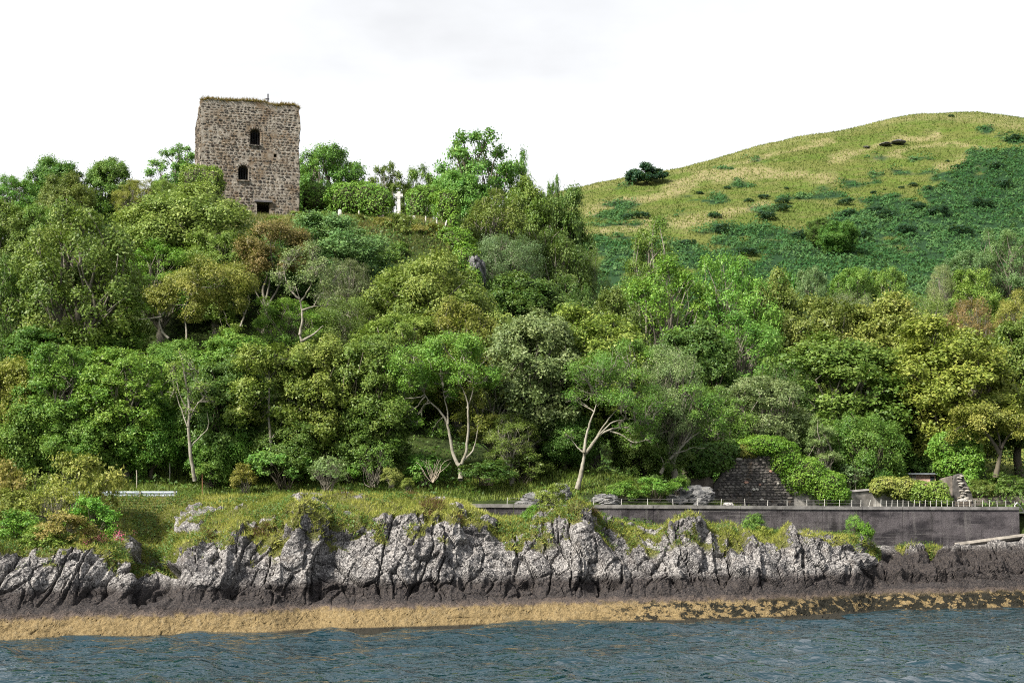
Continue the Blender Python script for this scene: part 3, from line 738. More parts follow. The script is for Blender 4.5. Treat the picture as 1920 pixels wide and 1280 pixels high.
def hero(u, vbase, Y, limbs, lobes, col, label, bark='p', per=900, size=0.18, asp=0.45, name='ash_tree', sub=10, twigs=4, spread=0.30, depth=1.0, flat=0.85, group=None, cat='tree', tw=1.0):
    """a tree drawn limb by limb: limbs = [(r0_px, r1_px, dy, [(u,v),...])], lobes = [(u,v,r_px,dy)] around its own trunk"""
    rs = np.random.RandomState(int(u))
    base = P(u, vbase, Y); zb = gz(base.x, Y)
    base.z = min(base.z, zb + 0.3)
    b = np.array(base); s = Y / F
    w = MB(); tips = []
    for r0, r1, dy, pts in limbs:
        n = len(pts)
        p = np.array([np.array(P(a, c, Y)) for a, c in pts]); p[:, 1] += np.linspace(0, 1, n) * dy + (rs.normal(size=n) * 0.12 if n > 2 else 0)
        tt = np.linspace(0, n - 1, n * 4); p = np.stack([np.interp(tt, np.arange(n), p[:, k]) for k in range(3)], 1)
        for _ in range(2): p[1:-1] = 0.25 * p[:-2] + 0.5 * p[1:-1] + 0.25 * p[2:]
        p = p + np.cumsum(rs.normal(size=p.shape) * 0.018, 0)
        w.tube(p - b, np.linspace(r0, r1 * 0.4, len(p)) * s * 0.54, 7)
        tips += [q for q in p[len(p) // 2:]]
    tips = np.array(tips)
    cen = []; rad = []
    for a, c, r, dy in lobes:
        q = np.array(P(a, c, Y)); q[1] += dy
        for k in range(3 if r > 24 else 2):
            qq = q + rs.normal(size=3) * r * s * np.array([0.45, 0.6, 0.30]); cen.append(qq); rad.append(r * s * rs.uniform(0.55, 0.8))
    cen = np.array(cen); rad = np.array(rad)
    cc = cen.mean(0) - np.array([0, 0, 1.0])
    for i in range(len(cen)):
        t0 = tips[np.argmin(((tips - cen[i]) ** 2).sum(1) + rs.uniform(0, 1.5, len(tips)))]
        bp = bend(t0, cen[i], rs, 6, 0.10, 0.04); w.tube(bp - b, np.linspace(0.06, 0.022, 6) * tw, 5)
        for _ in range(twigs):
            dd = unit(rs.normal(size=3) + unit(cen[i] - cc) * 0.8 + np.array([0, 0, 0.3]))
            tp = bend(bp[rs.randint(2, 6)], cen[i] + dd * rad[i] * rs.uniform(0.7, 1.3), rs, 5, 0.13)
            w.tube(tp - b, np.linspace(0.026, 0.010, 5) * tw, 3, False)
    v, f, t = lobe_leaves(cen - b, rad * 1.1, cc - b, rs, per * 1.3, size, asp, flat, sub, 0, spread, 0.3)
    o = empty(name, base, label, cat, group)
    link('crown', mesh_np('crown', v, f, [LEAF], False, {'tint': ('FACE', t)}), o, COL[col])
    link('trunk', w.build('trunk', [BARK], True), o, BK[bark])
    return o

# ================================================================ TREES
TG = 'trees of the wood below the castle'
YSET = {(1250, 486): 150, (1372, 476): 150, (1160, 546): 142, (1388, 588): 138, (1285, 610): 134, (1445, 514): 156, (1532, 556): 150, (1640, 560): 150, (1565, 630): 132, (1780, 600): 131, (1908, 592): 136, (1705, 640): 138, (1468, 682): 130, (1418, 706): 123,
        (1536, 786): 121, (1615, 776): 124, (1722, 790): 133, (1262, 648): 109, (1330, 722): 120, (1060, 780): 109, (1215, 790): 111, (1112, 577): 113, (1195, 640): 112, (1002, 583): 109, (930, 700): 108, (958, 775): 106}
# (u, v of top, width px, species, colour, label, height m) - depth follows from the slope
for r in [
    # left, below the tower
    (18, 379, 100, 'syc', 'DO', 'dark olive tree on the left edge of the picture, level with the castle door', 11, 'g'),
    (78, 384, 80, 'round', 'G', 'bright green tree between the left edge and the big layered beech', 10, 'g'),
    (152, 388, 205, 'beech', 'DO', 'large dark beech with drooping layered sprays, left below the tower', 17, 'g'),
    (352, 352, 215, 'round', 'GY', 'broad light green dome of a tree hiding the foot of the tower', 11, 'p'),
    (302, 452, 125, 'ash', 'G', 'green tree with a dark underside between the beech and the yellowish ash', 10, 'g'),
    (8, 482, 90, 'beech', 'DG', 'dark shaded tree cut by the left edge, beside the layered beech', 13, 'g'),
    (405, 437, 120, 'round', 'OL', 'dense olive tree left of the rust brown one', 10, 'g'),
    (612, 405, 195, 'round', 'BG', 'blue green mound of a tree on the slope below the castle terrace', 9, 'p'),
    (548, 560, 120, 'ash', 'G', 'fresh green tree growing behind the pale forked trunk', 8, 'g'),
    (652, 486, 95, 'bare', 'GR', 'thin greyish twiggy tree right of the pale bare ash', 9, 'p'),
    (658, 556, 140, 'bare', 'DO', 'brownish leafless looking thicket tree in the middle of the slope', 8, 'p'),
    (802, 478, 210, 'round', 'OL', 'yellow olive domed tree below the stone cross', 12, 'p'),
    (742, 590, 150, 'round', 'OL', 'olive tree directly below the yellow olive dome', 10, 'g'),
    (858, 566, 150, 'beech', 'OL', 'flat layered yellow green tree left of the tall white flecked sycamore', 11, 'g'),
    (90, 610, 130, 'syc', 'DG', 'dark green tree at the foot of the layered beech', 8, 'd'),
    (215, 600, 120, 'round', 'MG', 'mid green tree right under the layered beech', 7, 'g'),
    (330, 640, 130, 'round', 'MG', 'leafy green tree under the white limbed ash', 7, 'g'),
    (440, 622, 130, 'syc', 'G', 'green tree between the white limbed ash and the grey forked trunk', 8, 'g'),
    (690, 630, 140, 'syc', 'DO', 'dark olive tree in the middle, left of the two stemmed ash', 13, 'd'),
    # front row along the road
    (22, 672, 95, 'syc', 'GO', 'yellow orange tinged tree at the left edge above the shore shrubs', 13, 'g'),
    (122, 650, 165, 'round', 'MG', 'leftmost of the full green trees behind the crash barrier', 14, 'g'),
    (235, 655, 165, 'round', 'G', 'full green round tree above the crash barrier', 14, 'g'),
    (70, 745, 140, 'syc', 'MG', 'low green tree with bare stems at the left end of the road wood', 9, 'p'),
    (180, 752, 150, 'round', 'MG', 'low leafy green tree behind the yellow olive shore shrub', 9, 'g'),
    (285, 742, 130, 'syc', 'MG', 'dark leaved green tree left of the half dead slim tree', 9, 'd'),
    (412, 672, 120, 'syc', 'DG', 'dark green tree right of the half dead slim tree', 13, 'd'),
    (602, 632, 145, 'syc', 'OL', 'yellow speckled green tree above the grey green round bush', 13, 'g'),
    (420, 790, 110, 'beech', 'MG', 'low layered green tree behind the roadside grass', 6.5, 'd'),
    (560, 770, 150, 'syc', 'DG', 'dark green low tree behind the roadside bushes', 8, 'd'),
    (700, 745, 120, 'syc', 'DG', 'deep green low tree left of the two stemmed ash', 9, 'd'),
    (1002, 583, 165, 'syc', 'PG', 'tall sycamore flecked with pale cream leaves in the middle of the shore', 15, 'p'),
    (1112, 577, 200, 'syc', 'GY', 'big yellow green dome of a tree behind the leaning pale trunk', 15, 'p'),
    (1195, 640, 140, 'ash', 'GY', 'yellow green tree on the right flank of the big dome', 13, 'p'),
    (930, 700, 120, 'open', 'OL', 'thin stemmed tree with yellow speckled leaves right of the two stemmed ash', 11, 'p'),
    (958, 775, 100, 'bare', 'OL', 'small sparse yellowish tree on thin crooked stems', 7.5, 'w'),
    (1262, 648, 115, 'bare', 'PG', 'grey twigged tree right of the leaning pale trunk', 12, 'p'),
    (1330, 722, 130, 'ash', 'MG', 'green feathery tree above the dark ivy of the ruin', 10, 'p'),
    (1060, 780, 110, 'syc', 'DG', 'dark low tree in the shade behind the leaning pale trunk', 7.5, 'd'),
    (1215, 790, 120, 'syc', 'DG', 'dark shaded tree left of the leaning limb by the ruin', 7, 'd'),
    # right of the bluff
    (1250, 486, 170, 'ash', 'G', 'tall bright green ash, left half of the pair right of the bluff', 20, 'g'),
    (1372, 476, 140, 'ash', 'G', 'tall bright green ash, right half of the pair right of the bluff', 20, 'g'),
    (1160, 546, 95, 'syc', 'DO', 'olive tree in the gap between the bluff and the bright ashes', 14, 'd'),
    (1388, 588, 155, 'ash', 'MG', 'feathery mid green tree below the bright ashes', 15, 'g'),
    (1285, 610, 140, 'syc', 'DG', 'dark shaded tree under the bright ash pair', 13, 'd'),
    (1445, 514, 125, 'syc', 'DO', 'dark olive sycamore top right of the bright ashes', 18, 'g'),
    (1532, 556, 150, 'syc', 'DO', 'dark sycamore in the middle of the right hand wood', 17, 'g'),
    (1640, 560, 150, 'syc', 'GO', 'golden topped sycamore left of the great golden one', 17, 'g'),
    (1565, 630, 210, 'syc', 'DO', 'wide olive green sycamore with pale branches above the ruined cottage', 15, 'p'),
    (1780, 600, 215, 'syc', 'GO', 'great golden sycamore at the right with a dense rounded crown', 16, 'd'),
    (1908, 592, 120, 'syc', 'DO', 'dark tree cut by the right edge of the picture', 16, 'd'),
    (1705, 640, 110, 'syc', 'OL', 'olive tree squeezed left of the great golden sycamore', 14, 'd'),
    (1468, 682, 120, 'bare', 'DG', 'dark twiggy tree left of the wide olive sycamore', 13, 'g'),
    (1418, 706, 150, 'round', 'PG', 'pale green feathery bush tree right behind the gable', 11, 'p'),
    (1536, 786, 65, 'slim', 'PG', 'slender sapling with a thin straight stem behind the ruined cottage', 6.5, 'p'),
    (1615, 776, 140, 'beech', 'DG', 'dark layered tree behind the creeper clad garden wall', 8, 'd'),
    (1722, 790, 110, 'syc', 'DG', 'shady dark tree above the pink shed', 8, 'd'),
]:
    place(*r[:6], Hm=r[6], bark=r[7], group=TG, Y=YSET.get((r[0], r[1])))
for r in [   # skyline and far side of the bluff: depth stated, as their feet are hidden
    (30, 334, 110, 'round', 'MG', 'low tree line crown at the far left of the skyline', 168, 'g'),
    (112, 299, 100, 'syc', 'DG', 'left of two round dark tops on the skyline left of the tower', 176, 'g'),
    (206, 297, 100, 'syc', 'MG', 'right of two round tops on the skyline left of the tower', 178, 'g'),
    (336, 275, 110, 'open', 'MG', 'tree standing right behind the left wall of the tower', 182, 'g'),
    (122, 326, 115, 'syc', 'DO', 'olive tree in front of the two skyline tops at the left', 158, 'g'),
    (252, 336, 70, 'ash', 'GO', 'brownish yellow tree left of the ivy clad castle wall', 156, 'p'),
    (308, 338, 70, 'ash', 'GY', 'yellow green tree next to the ivy clad castle wall', 158, 'g'),
    (622, 279, 135, 'round', 'MG', 'round skyline tree just right of the tower', 188, 'g'),
    (574, 300, 60, 'open', 'DG', 'dark tree peeping out beside the right corner of the tower', 192, 'g'),
    (726, 307, 75, 'open', 'DO', 'brownish open tree on the skyline above the stone cross', 190, 'g'),
    (787, 310, 75, 'open', 'MG', 'sparse skyline tree between the cross and the tallest tree', 192, 'g'),
    (892, 245, 150, 'open', 'MG', 'tallest skyline tree with sky showing through its branches', 186, 'd'),
    (972, 287, 65, 'open', 'MG', 'small airy tree on the right shoulder of the tallest skyline tree', 190, 'd'),
    (868, 322, 100, 'syc', 'MG', 'leafy green tree at the foot of the tallest skyline tree', 178, 'g'),
    (1040, 333, 42, 'open', 'DG', 'thin solitary treetop at the right end of the bluff skyline', 196, 'g'),
    (925, 357, 135, 'beech', 'DO', 'flat layered tree right of the ivy clad round wall', 166, 'p'),
    (988, 340, 115, 'syc', 'DO', 'olive dark tree top behind the right shoulder of the bluff', 178, 'g'),
    (1058, 357, 115, 'syc', 'DG', 'dark blue green tree at the right end of the bluff', 186, 'd'),
    (948, 440, 130, 'bare', 'GR', 'grey twiggy tree in the shade right of the rocky crag', 158, 'p'),
    (1040, 430, 130, 'beech', 'DG', 'dark shaded tree on the far right slope of the bluff', 170, 'g'),
    (1098, 470, 100, 'bare', 'DG', 'sparse dark tree with pale stems at the far right slope of the bluff', 172, 'p'),
    (965, 520, 150, 'syc', 'DG', 'deep green tree at the foot of the crag', 148, 'd'),
    (1058, 520, 130, 'beech', 'DG', 'dark tree low in the hollow right of the bluff', 160, 'd'),
    (1222, 407, 105, 'slim', 'MG', 'pointed light green tree rising in front of the bracken hillside', 196, 'p'),
    # valley and hill foot
    (1520, 504, 75, 'round', 'BG', 'pale blue green tree at the foot of the bracken slope', 196, 'g'),
    (1592, 503, 85, 'round', 'MG', 'mid green round tree second along the foot of the bracken slope', 198, 'g'),
    (1663, 505, 90, 'round', 'G', 'light green round tree third along the foot of the bracken slope', 200, 'g'),
    (1602, 548, 130, 'bare', 'GR', 'grey brown bushy tree behind the golden topped sycamore', 178, 'p'),
    (1765, 498, 70, 'bare', 'PG', 'greyish half bare tree left of the light green trees at the right', 206, 'p'),
    (1812, 470, 90, 'round', 'BG', 'blue green tree up behind the light green round one at the right', 222, 'g'),
    (1825, 506, 105, 'round', 'GY', 'light green round tree below the hillside at the right', 204, 'p'),
    (1893, 432, 105, 'ash', 'BG', 'tall pale tree at the right edge on the hill foot', 226, 'g'),
    (1905, 545, 80, 'ash', 'YE', 'yellow green tree at the right edge above the dark one', 190, 'p'),
    (1735, 552, 130, 'bare', 'DO', 'brownish scrubby tree left above the great golden sycamore', 176, 'p'),
    (1820, 562, 130, 'bare', 'RU', 'russet scrubby tree right above the great golden sycamore', 172, 'p'),
    (1475, 500, 60, 'gorse', 'DG', 'dark bush beside the olive sycamore top at the hill foot', 205, 'd'),
    (1535, 410, 46, 'round', 'DG', 'smaller of two round trees standing in the bracken', 288, 'd'),
    (1572, 417, 74, 'syc', 'DG', 'larger of two round trees standing in the bracken', 282, 'd'),
]:
    place(*r[:6], Y=r[6], bark=r[7], group='trees on the skyline and hill foot')

def hit(u, v, y0=205, y1=440):
    """where the line of sight through a photo point meets the hill"""
    ys = np.arange(y0, y1, 0.5); xs = (u - 960) / F * ys; zs = H0 - (v - VH) * ys / F
    d = ground_z(xs, ys, True) - zs
    i = np.where(d > 0)[0]
    return (xs[i[0]], ys[i[0]]) if len(i) else (xs[np.argmax(d)], ys[np.argmax(d)])
# trees drawn limb by limb
hero(350, 900, 102.6, [(7, 5, 0, [(363, 902), (357, 860), (352, 800), (353, 745), (344, 690), (340, 660)]), (3, 1.5, 0.6, [(356, 840), (368, 825), (390, 800), (384, 770)]), (2.5, 1, -0.4, [(353, 790), (372, 760), (392, 738)]), (2.5, 1, 0.5, [(352, 800), (335, 760), (322, 720), (318, 690)]), (2.5, 1, 0, [(350, 770), (335, 735), (326, 680)]), (2, 1, -0.5, [(353, 745), (370, 715), (375, 690)])],
     [(345, 672, 20, 0), (355, 705, 24, 0), (330, 700, 18, 0.3), (372, 730, 20, -0.3), (385, 755, 16, 0), (350, 745, 18, 0.4), (362, 770, 16, 0), (322, 735, 14, 0)], 'GY', 'half dead slim tree with bare pale twigs in front of the green wood', 'w', per=420, size=0.15, twigs=11, tw=1.0, name='half_dead_tree', group=TG)
hero(500, 868, 104.4, [(6, 4, 0, [(511, 872), (510, 830), (505, 790), (503, 750), (505, 715), (500, 690)]), (3, 1.5, 0.8, [(505, 780), (525, 760), (545, 735)]), (2.5, 1.2, -0.5, [(503, 750), (485, 730), (465, 715)]), (2.5, 1.2, 0, [(511, 820), (525, 800), (532, 780)]), (2.2, 1, 0, [(504, 715), (492, 690), (478, 672)]), (2.2, 1, 0, [(504, 715), (520, 690), (530, 672)])],
     [(495, 672, 34, 0), (455, 690, 30, 0.5), (535, 680, 32, 0.3), (470, 730, 30, -0.4), (545, 725, 32, 0), (505, 700, 28, 1.2), (450, 770, 28, 0.4), (540, 770, 26, 0.8), (480, 770, 22, 1.2), (455, 740, 24, 1)], 'OL', 'olive green tree with a slim pale straight trunk above the roadside bushes', 'w', per=640, size=0.2, asp=0.6, twigs=2, name='sycamore_tree', group=TG)
hero(863, 893, 104.5, [(11, 8, 0, [(863, 898), (863, 880), (862, 868)]), (7, 3, 0.3, [(861, 872), (850, 850), (845, 820), (838, 790), (820, 768), (800, 750), (790, 735)]), (6, 2.5, -0.4, [(866, 870), (874, 850), (876, 815), (875, 780), (876, 755), (868, 735), (858, 715)]), (3.5, 1.5, 0.6, [(840, 795), (838, 770), (830, 745), (828, 725)]), (3, 1.3, 0.3, [(876, 765), (885, 740), (888, 715)]), (4, 2, 0.8, [(870, 862), (885, 845), (892, 825), (895, 790)])],
     [(758, 685, 34, 0), (800, 662, 38, 0.5), (850, 655, 36, 0), (892, 665, 34, 0.6), (775, 722, 30, -0.4), (825, 700, 34, 0.3), (875, 700, 34, -0.3), (905, 720, 28, 0.4), (745, 705, 22, 0.3), (840, 735, 22, 1.0), (765, 770, 24, 0.6), (810, 800, 22, 1.2), (785, 790, 18, 1.0), (730, 690, 18, 0)], 'G', 'green ash dividing low into two long pale stems above the shore', 'w', per=780, size=0.17, asp=0.42, twigs=3, group=TG)
hero(1083, 915, 104.6, [(10, 8, 0, [(1082, 916), (1090, 890), (1096, 860), (1096, 845)]), (7, 3, 0.2, [(1096, 850), (1108, 835), (1122, 815), (1140, 805), (1165, 798), (1195, 805)]), (6, 2.4, -0.3, [(1095, 848), (1098, 825), (1106, 790), (1118, 765), (1120, 740)]), (4, 1.6, 0.5, [(1110, 832), (1130, 800), (1150, 775), (1175, 755)]), (3.5, 1.2, -0.4, [(1140, 806), (1165, 815), (1190, 830), (1212, 825)]), (3, 1.2, 0.6, [(1096, 850), (1080, 835), (1068, 820)]), (3, 1.2, 0, [(1122, 815), (1150, 790), (1185, 785), (1215, 795)])],
     [(1100, 715, 32, 0), (1140, 700, 36, 0.4), (1180, 715, 34, 0), (1215, 740, 30, 0.3), (1125, 745, 28, -0.3), (1165, 755, 30, -0.4), (1205, 780, 26, 0), (1160, 675, 30, 0.8), (1085, 745, 22, 0.6), (1235, 765, 22, 0.5), (1225, 805, 18, 0.2), (1130, 680, 28, 1.0), (1192, 803, 18, 0), (1212, 822, 16, -0.3), (1168, 792, 18, -0.3), (1070, 815, 14, 0.3), (1185, 830, 14, 0)], 'MG', 'leaning pale trunked tree fanning out to the right on the roadside bank', 'w', per=560, size=0.15, asp=0.38, twigs=8, name='leaning_tree', group=TG)
hero(1240, 885, 108, [(7, 5, 0, [(1238, 888), (1245, 872), (1262, 850), (1280, 832), (1292, 818)]), (4, 1.5, 0.3, [(1280, 832), (1300, 800), (1305, 770)]), (3, 1.2, -0.2, [(1262, 850), (1282, 845), (1300, 838), (1322, 840)]), (3, 1.2, 0, [(1285, 828), (1315, 805), (1340, 795)]), (2.5, 1, 0, [(1245, 872), (1235, 845), (1225, 815)])],
     [(1290, 745, 28, 0.4), (1320, 760, 28, 0), (1345, 780, 24, 0.3), (1300, 785, 24, -0.2), (1265, 770, 22, 0.3), (1330, 810, 22, 0), (1355, 800, 18, 0.4), (1240, 790, 18, 0.3)], 'MG', 'tree on a bare pale limb slanting right beside the ruined gable', 'w', per=600, size=0.16, asp=0.4, twigs=6, name='leaning_tree', group=TG)
hero(310, 632, 121, [(5, 4, 0, [(316, 634), (303, 622), (297, 605), (302, 590)]), (3.5, 1.5, -0.4, [(302, 595), (285, 600), (262, 602)]), (3.5, 1.4, 0, [(302, 592), (320, 575), (345, 570), (372, 578)]), (3, 1.3, 0, [(302, 590), (290, 570), (275, 560)]), (3.5, 2, 0.6, [(350, 640), (348, 615), (342, 590), (350, 560), (372, 540)]), (3.5, 1.6, 0.6, [(450, 612), (458, 590), (448, 570), (440, 550)]), (3, 1.4, 0.3, [(458, 590), (465, 565), (462, 540)])],
     [(300, 548, 26, 0), (340, 530, 32, 0.3), (385, 515, 34, 0), (425, 522, 32, 0.4), (455, 535, 28, 0), (325, 560, 24, -0.4), (370, 555, 28, -0.3), (410, 555, 26, 0), (282, 578, 18, 0), (445, 560, 22, -0.2), (472, 525, 20, 0.3), (360, 590, 18, 0)], 'GO', 'yellow leaved ash with twisted white limbs on the left of the slope', 'w', per=720, size=0.18, asp=0.45, twigs=4, group=TG)
hero(495, 622, 131, [(9, 7, 0, [(494, 626), (496, 590), (500, 560)]), (6, 3, 0.4, [(497, 575), (490, 545), (500, 515), (495, 490)]), (5, 2, 0, [(500, 575), (515, 550), (528, 525), (540, 500)]), (4, 2, -0.4, [(500, 560), (505, 530), (512, 500)]), (3, 1.4, 0, [(496, 575), (478, 545), (468, 520)])],
     [(510, 440, 34, 0), (470, 460, 30, 0.3), (550, 455, 32, 0), (515, 475, 30, -0.5), (480, 495, 26, 0), (555, 490, 26, 0.3), (535, 505, 22, -0.3), (455, 485, 20, 0), (575, 475, 20, 0)], 'RU', 'rust brown leaved tree with a grey forked trunk in the middle of the slope', 'g', per=900, size=0.18, asp=0.5, twigs=3, name='russet_tree', group=TG)
hero(567, 662, 118, [(8, 6, 0, [(566, 668), (566, 645), (562, 625)]), (6, 3, 0, [(564, 640), (576, 632), (592, 620), (605, 608)]), (5.5, 3, 0.2, [(562, 628), (568, 605), (566, 580), (562, 560), (556, 535)]), (4, 1.6, 0, [(566, 582), (590, 572), (612, 575)]), (4, 1.5, 0.4, [(562, 560), (545, 545), (535, 525), (530, 505)]), (3.5, 1.4, 0, [(564, 565), (580, 540), (590, 515)]), (3, 1.2, 0, [(590, 572), (600, 550), (615, 535)])],
     [(540, 500, 26, 0), (575, 490, 28, 0.3), (605, 505, 26, 0), (555, 530, 24, 0), (590, 530, 24, 0), (620, 530, 22, 0.3), (530, 525, 18, 0.2), (610, 560, 18, 0), (565, 475, 20, 0.5), (632, 510, 18, 0)], 'PG', 'pale bare branched ash with a crooked forked trunk in the middle of the slope', 'w', per=330, size=0.17, asp=0.42, twigs=9, group=TG)
hero(1872, 890, 121, [(11, 8, 0, [(1866, 895), (1870, 865), (1876, 840)]), (8, 4, 0, [(1874, 850), (1862, 825), (1845, 805), (1820, 790)]), (6, 3, 0.5, [(1876, 842), (1888, 820), (1905, 805)]), (5, 2.5, 0.5, [(1876, 842), (1872, 815), (1868, 790)])],
     [(1830, 790, 28, 0), (1870, 780, 30, 0.4), (1900, 795, 26, 0), (1850, 808, 22, -0.4), (1885, 812, 22, 0), (1805, 800, 22, 0.3)], 'GO', 'tree on a dark leaning trunk at the right edge by the field', 'd', per=900, size=0.18, asp=0.6, twigs=2, name='sycamore_tree', group=TG)
hero(1212, 347, float(hit(1212, 346, 330, 440)[1]), [(3.2, 2.6, 0, [(1214, 349), (1212, 341)]), (2.2, 1, 0, [(1213, 343), (1200, 335), (1190, 330)]), (2.2, 1, 0, [(1213, 342), (1226, 335), (1236, 332)]), (2, 1, 0, [(1212, 341), (1211, 328)])],
     [(1190, 328, 12, 0), (1203, 322, 14, 2), (1218, 320, 14, 0), (1230, 327, 12, 1), (1210, 330, 12, -2), (1238, 330, 8, 0), (1182, 333, 7, 0), (1222, 332, 10, -2), (1196, 335, 8, -1)], 'GS', 'lone wind bent dark tree on the ridge of the grassy hill', 'd', per=420, size=0.5, asp=0.6, twigs=1, name='lone_tree', flat=0.7, tw=2.0)

SHG = 'shrubs along the shore'
for r in [
    (14, 862, 130, 'shrub', 'OR', 'orange yellow shrub at the left edge of the shore bank', 90, 1005, 'p'),
    (72, 878, 130, 'thin_shrub', 'GY', 'light green spindly shrub between the orange and the yellow olive shrubs', 91, 995, 'p'),
    (160, 848, 150, 'shrub', 'GO', 'tall yellow olive shrub at the left end of the crash barrier', 91.3, 995, 'g'),
    (125, 960, 140, 'shrub', 'OR', 'rusty brown low shrub above the near rock slab', 83.5, 1036, 'g'),
    (45, 955, 120, 'shrub', 'G', 'low bright green shrub at the left edge above the near rock slab', 84.5, 1030, 'd'),
    (100, 905, 140, 'thin_shrub', 'GO', 'yellowing shrub in the middle of the shrubs on the shore bank', 88, 1005, 'p'),
    (30, 915, 100, 'shrub', 'OL', 'olive shrub under the orange yellow one at the left edge', 88, 1005, 'g'),
    (175, 930, 110, 'shrub', 'G', 'leafy green shrub below the tall yellow olive one', 87.5, 1010, 'd'),
    (85, 985, 110, 'shrub', 'GY', 'low light green shrub right above the grass of the near slab', 82.5, 1036, 'd'),
    (195, 950, 70, 'thin_shrub', 'GO', 'small olive shrub beside the crash barrier', 90.5, 1005, 'g'),
    (532, 828, 150, 'shrub', 'MG', 'wide deep green bush behind the roadside grass', 104.5, 915, 'd'),
    (616, 852, 95, 'thin_shrub', 'PG', 'grey green round bush on the road verge', 102, 918, 'g'),
    (700, 826, 90, 'thin_shrub', 'MG', 'green leafy bush right of the grey green round bush', 104, 905, 'g'),
    (733, 876, 52, 'shrub', 'YE', 'small bright yellow green bush on the road verge', 102.5, 910, 'g'),
    (765, 895, 34, 'shrub', 'GO', 'tiny yellow bush beside the bright yellow green one', 101, 915, 'g'),
    (655, 862, 80, 'shrub', 'MG', 'dark green bush tucked between the grey green and the leafy bush', 105.5, 910, 'd'),
    (795, 850, 100, 'shrub', 'MG', 'green undergrowth bush behind the fan of bare twigs', 106, 905, 'd'),
    (910, 862, 120, 'shrub', 'DG', 'dark green bush between the two stemmed ash and the thin crooked stems', 104.5, 905, 'd'),
    (985, 850, 110, 'shrub', 'DO', 'brownish bush under the white flecked sycamore', 106, 905, 'd'),
    (395, 868, 80, 'shrub', 'MG', 'low green bush right of the half dead slim tree', 105, 908, 'd'),
    (460, 868, 60, 'shrub', 'GO', 'low yellowish bush on the verge by the deep green bush', 103.5, 918, 'g'),
    (1035, 905, 66, 'shrub', 'GO', 'yellow green bush growing out of the cliff top in front of the sea wall', 95, 965, 'g'),
    (1000, 945, 50, 'shrub', 'G', 'green bramble clump at the break in the sea wall', 94.5, 990, 'd'),
    (1410, 962, 62, 'shrub', 'MG', 'green bush on the rocks in front of the sea wall, below the gable', 99.5, 1010, 'd'),
    (1432, 985, 34, 'shrub', 'YE', 'small yellowing bush leaning on the rocks below the gable', 98.6, 1012, 'g'),
    (1603, 962, 36, 'thin_shrub', 'G', 'pointed green shrub against the sea wall', 103, 1012, 'd'),
    (1620, 978, 44, 'shrub', 'LG', 'round lime green shrub against the sea wall', 102.6, 1018, 'd'),
    (1165, 900, 70, 'shrub', 'G', 'green bramble heap above the roadside rocks', 104, 938, 'd'),
    (1230, 894, 80, 'shrub', 'MG', 'dark green bramble heap left of the big grey boulder', 104.6, 938, 'd'),
    (1272, 895, 50, 'shrub', 'LG', 'bright green bramble on top of the big grey boulder', 105.4, 928, 'd'),
    (1588, 856, 105, 'thin_shrub', 'PG', 'pale leaved shrub on the right end of the creeper covered cottage', 122, 930, 'g'),
    (1882, 884, 120, 'shrub', 'DG', 'dark hedge like shrub at the right edge behind the low wall', 121, 940, 'd'),
    (1840, 898, 60, 'shrub', 'DO', 'olive shrub behind the stepped stone ruin', 120, 940, 'd'),
    (668, 402, 60, 'shrub', 'DO', 'brownish bush on the edge of the castle terrace', 150, 440, 'd'),
    (755, 398, 90, 'shrub', 'DO', 'dark bush just below the stone cross', 149, 460, 'd'),
    (715, 405, 60, 'shrub', 'GO', 'straw coloured bush left below the stone cross', 150, 450, 'g'),
    (640, 418, 80, 'shrub', 'LG', 'bright green bramble below the right corner of the tower', 151, 450, 'd'),
    (690, 440, 80, 'thin_shrub', 'GO', 'pale dry bush on the steep face below the cross', 147, 500, 'p'),
    (735, 452, 90, 'shrub', 'MG', 'green bush on the steep bluff face', 145, 510, 'd'),
    (800, 418, 80, 'shrub', 'GO', 'brownish yellow bush by the terrace fence posts', 149, 460, 'g'),
    (560, 398, 70, 'shrub', 'OL', 'olive bush in front of the tower door sill', 156, 425, 'd'),
    (520, 405, 60, 'shrub', 'G', 'green bush in front of the tower door', 154, 430, 'd'),
    (605, 396, 50, 'shrub', 'DO', 'brownish bush on the terrace right of the tower', 156, 420, 'd'),
]:
    place(*r[:6], Y=r[6], vbot=r[7], bark=r[8], cat='shrub', group=SHG)
GB = [(1312, 361, 12), (1363, 352, 13), (1405, 375, 15), (1431, 368, 18), (1468, 376, 24), (1465, 389, 28), (1495, 371, 10), (1584, 378, 24), (1711, 346, 15), (1690, 351, 10), (1776, 302, 8), (1794, 313, 18), (1810, 307, 14), (1340, 404, 20), (1354, 428, 32), (1437, 404, 32), (1783, 217, 10), (1903, 258, 24), (1202, 402, 26), (1177, 405, 20), (1741, 351, 14), (1637, 361, 11), (1658, 355, 6), (1474, 353, 9), (1290, 455, 26), (1500, 440, 30), (1660, 400, 30), (1760, 395, 34), (1840, 380, 36), (1880, 345, 30), (1700, 430, 36), (1800, 430, 36), (1620, 440, 30), (1400, 470, 34), (1720, 385, 26), (1870, 310, 26), (1640, 392, 26), (1590, 398, 24)]
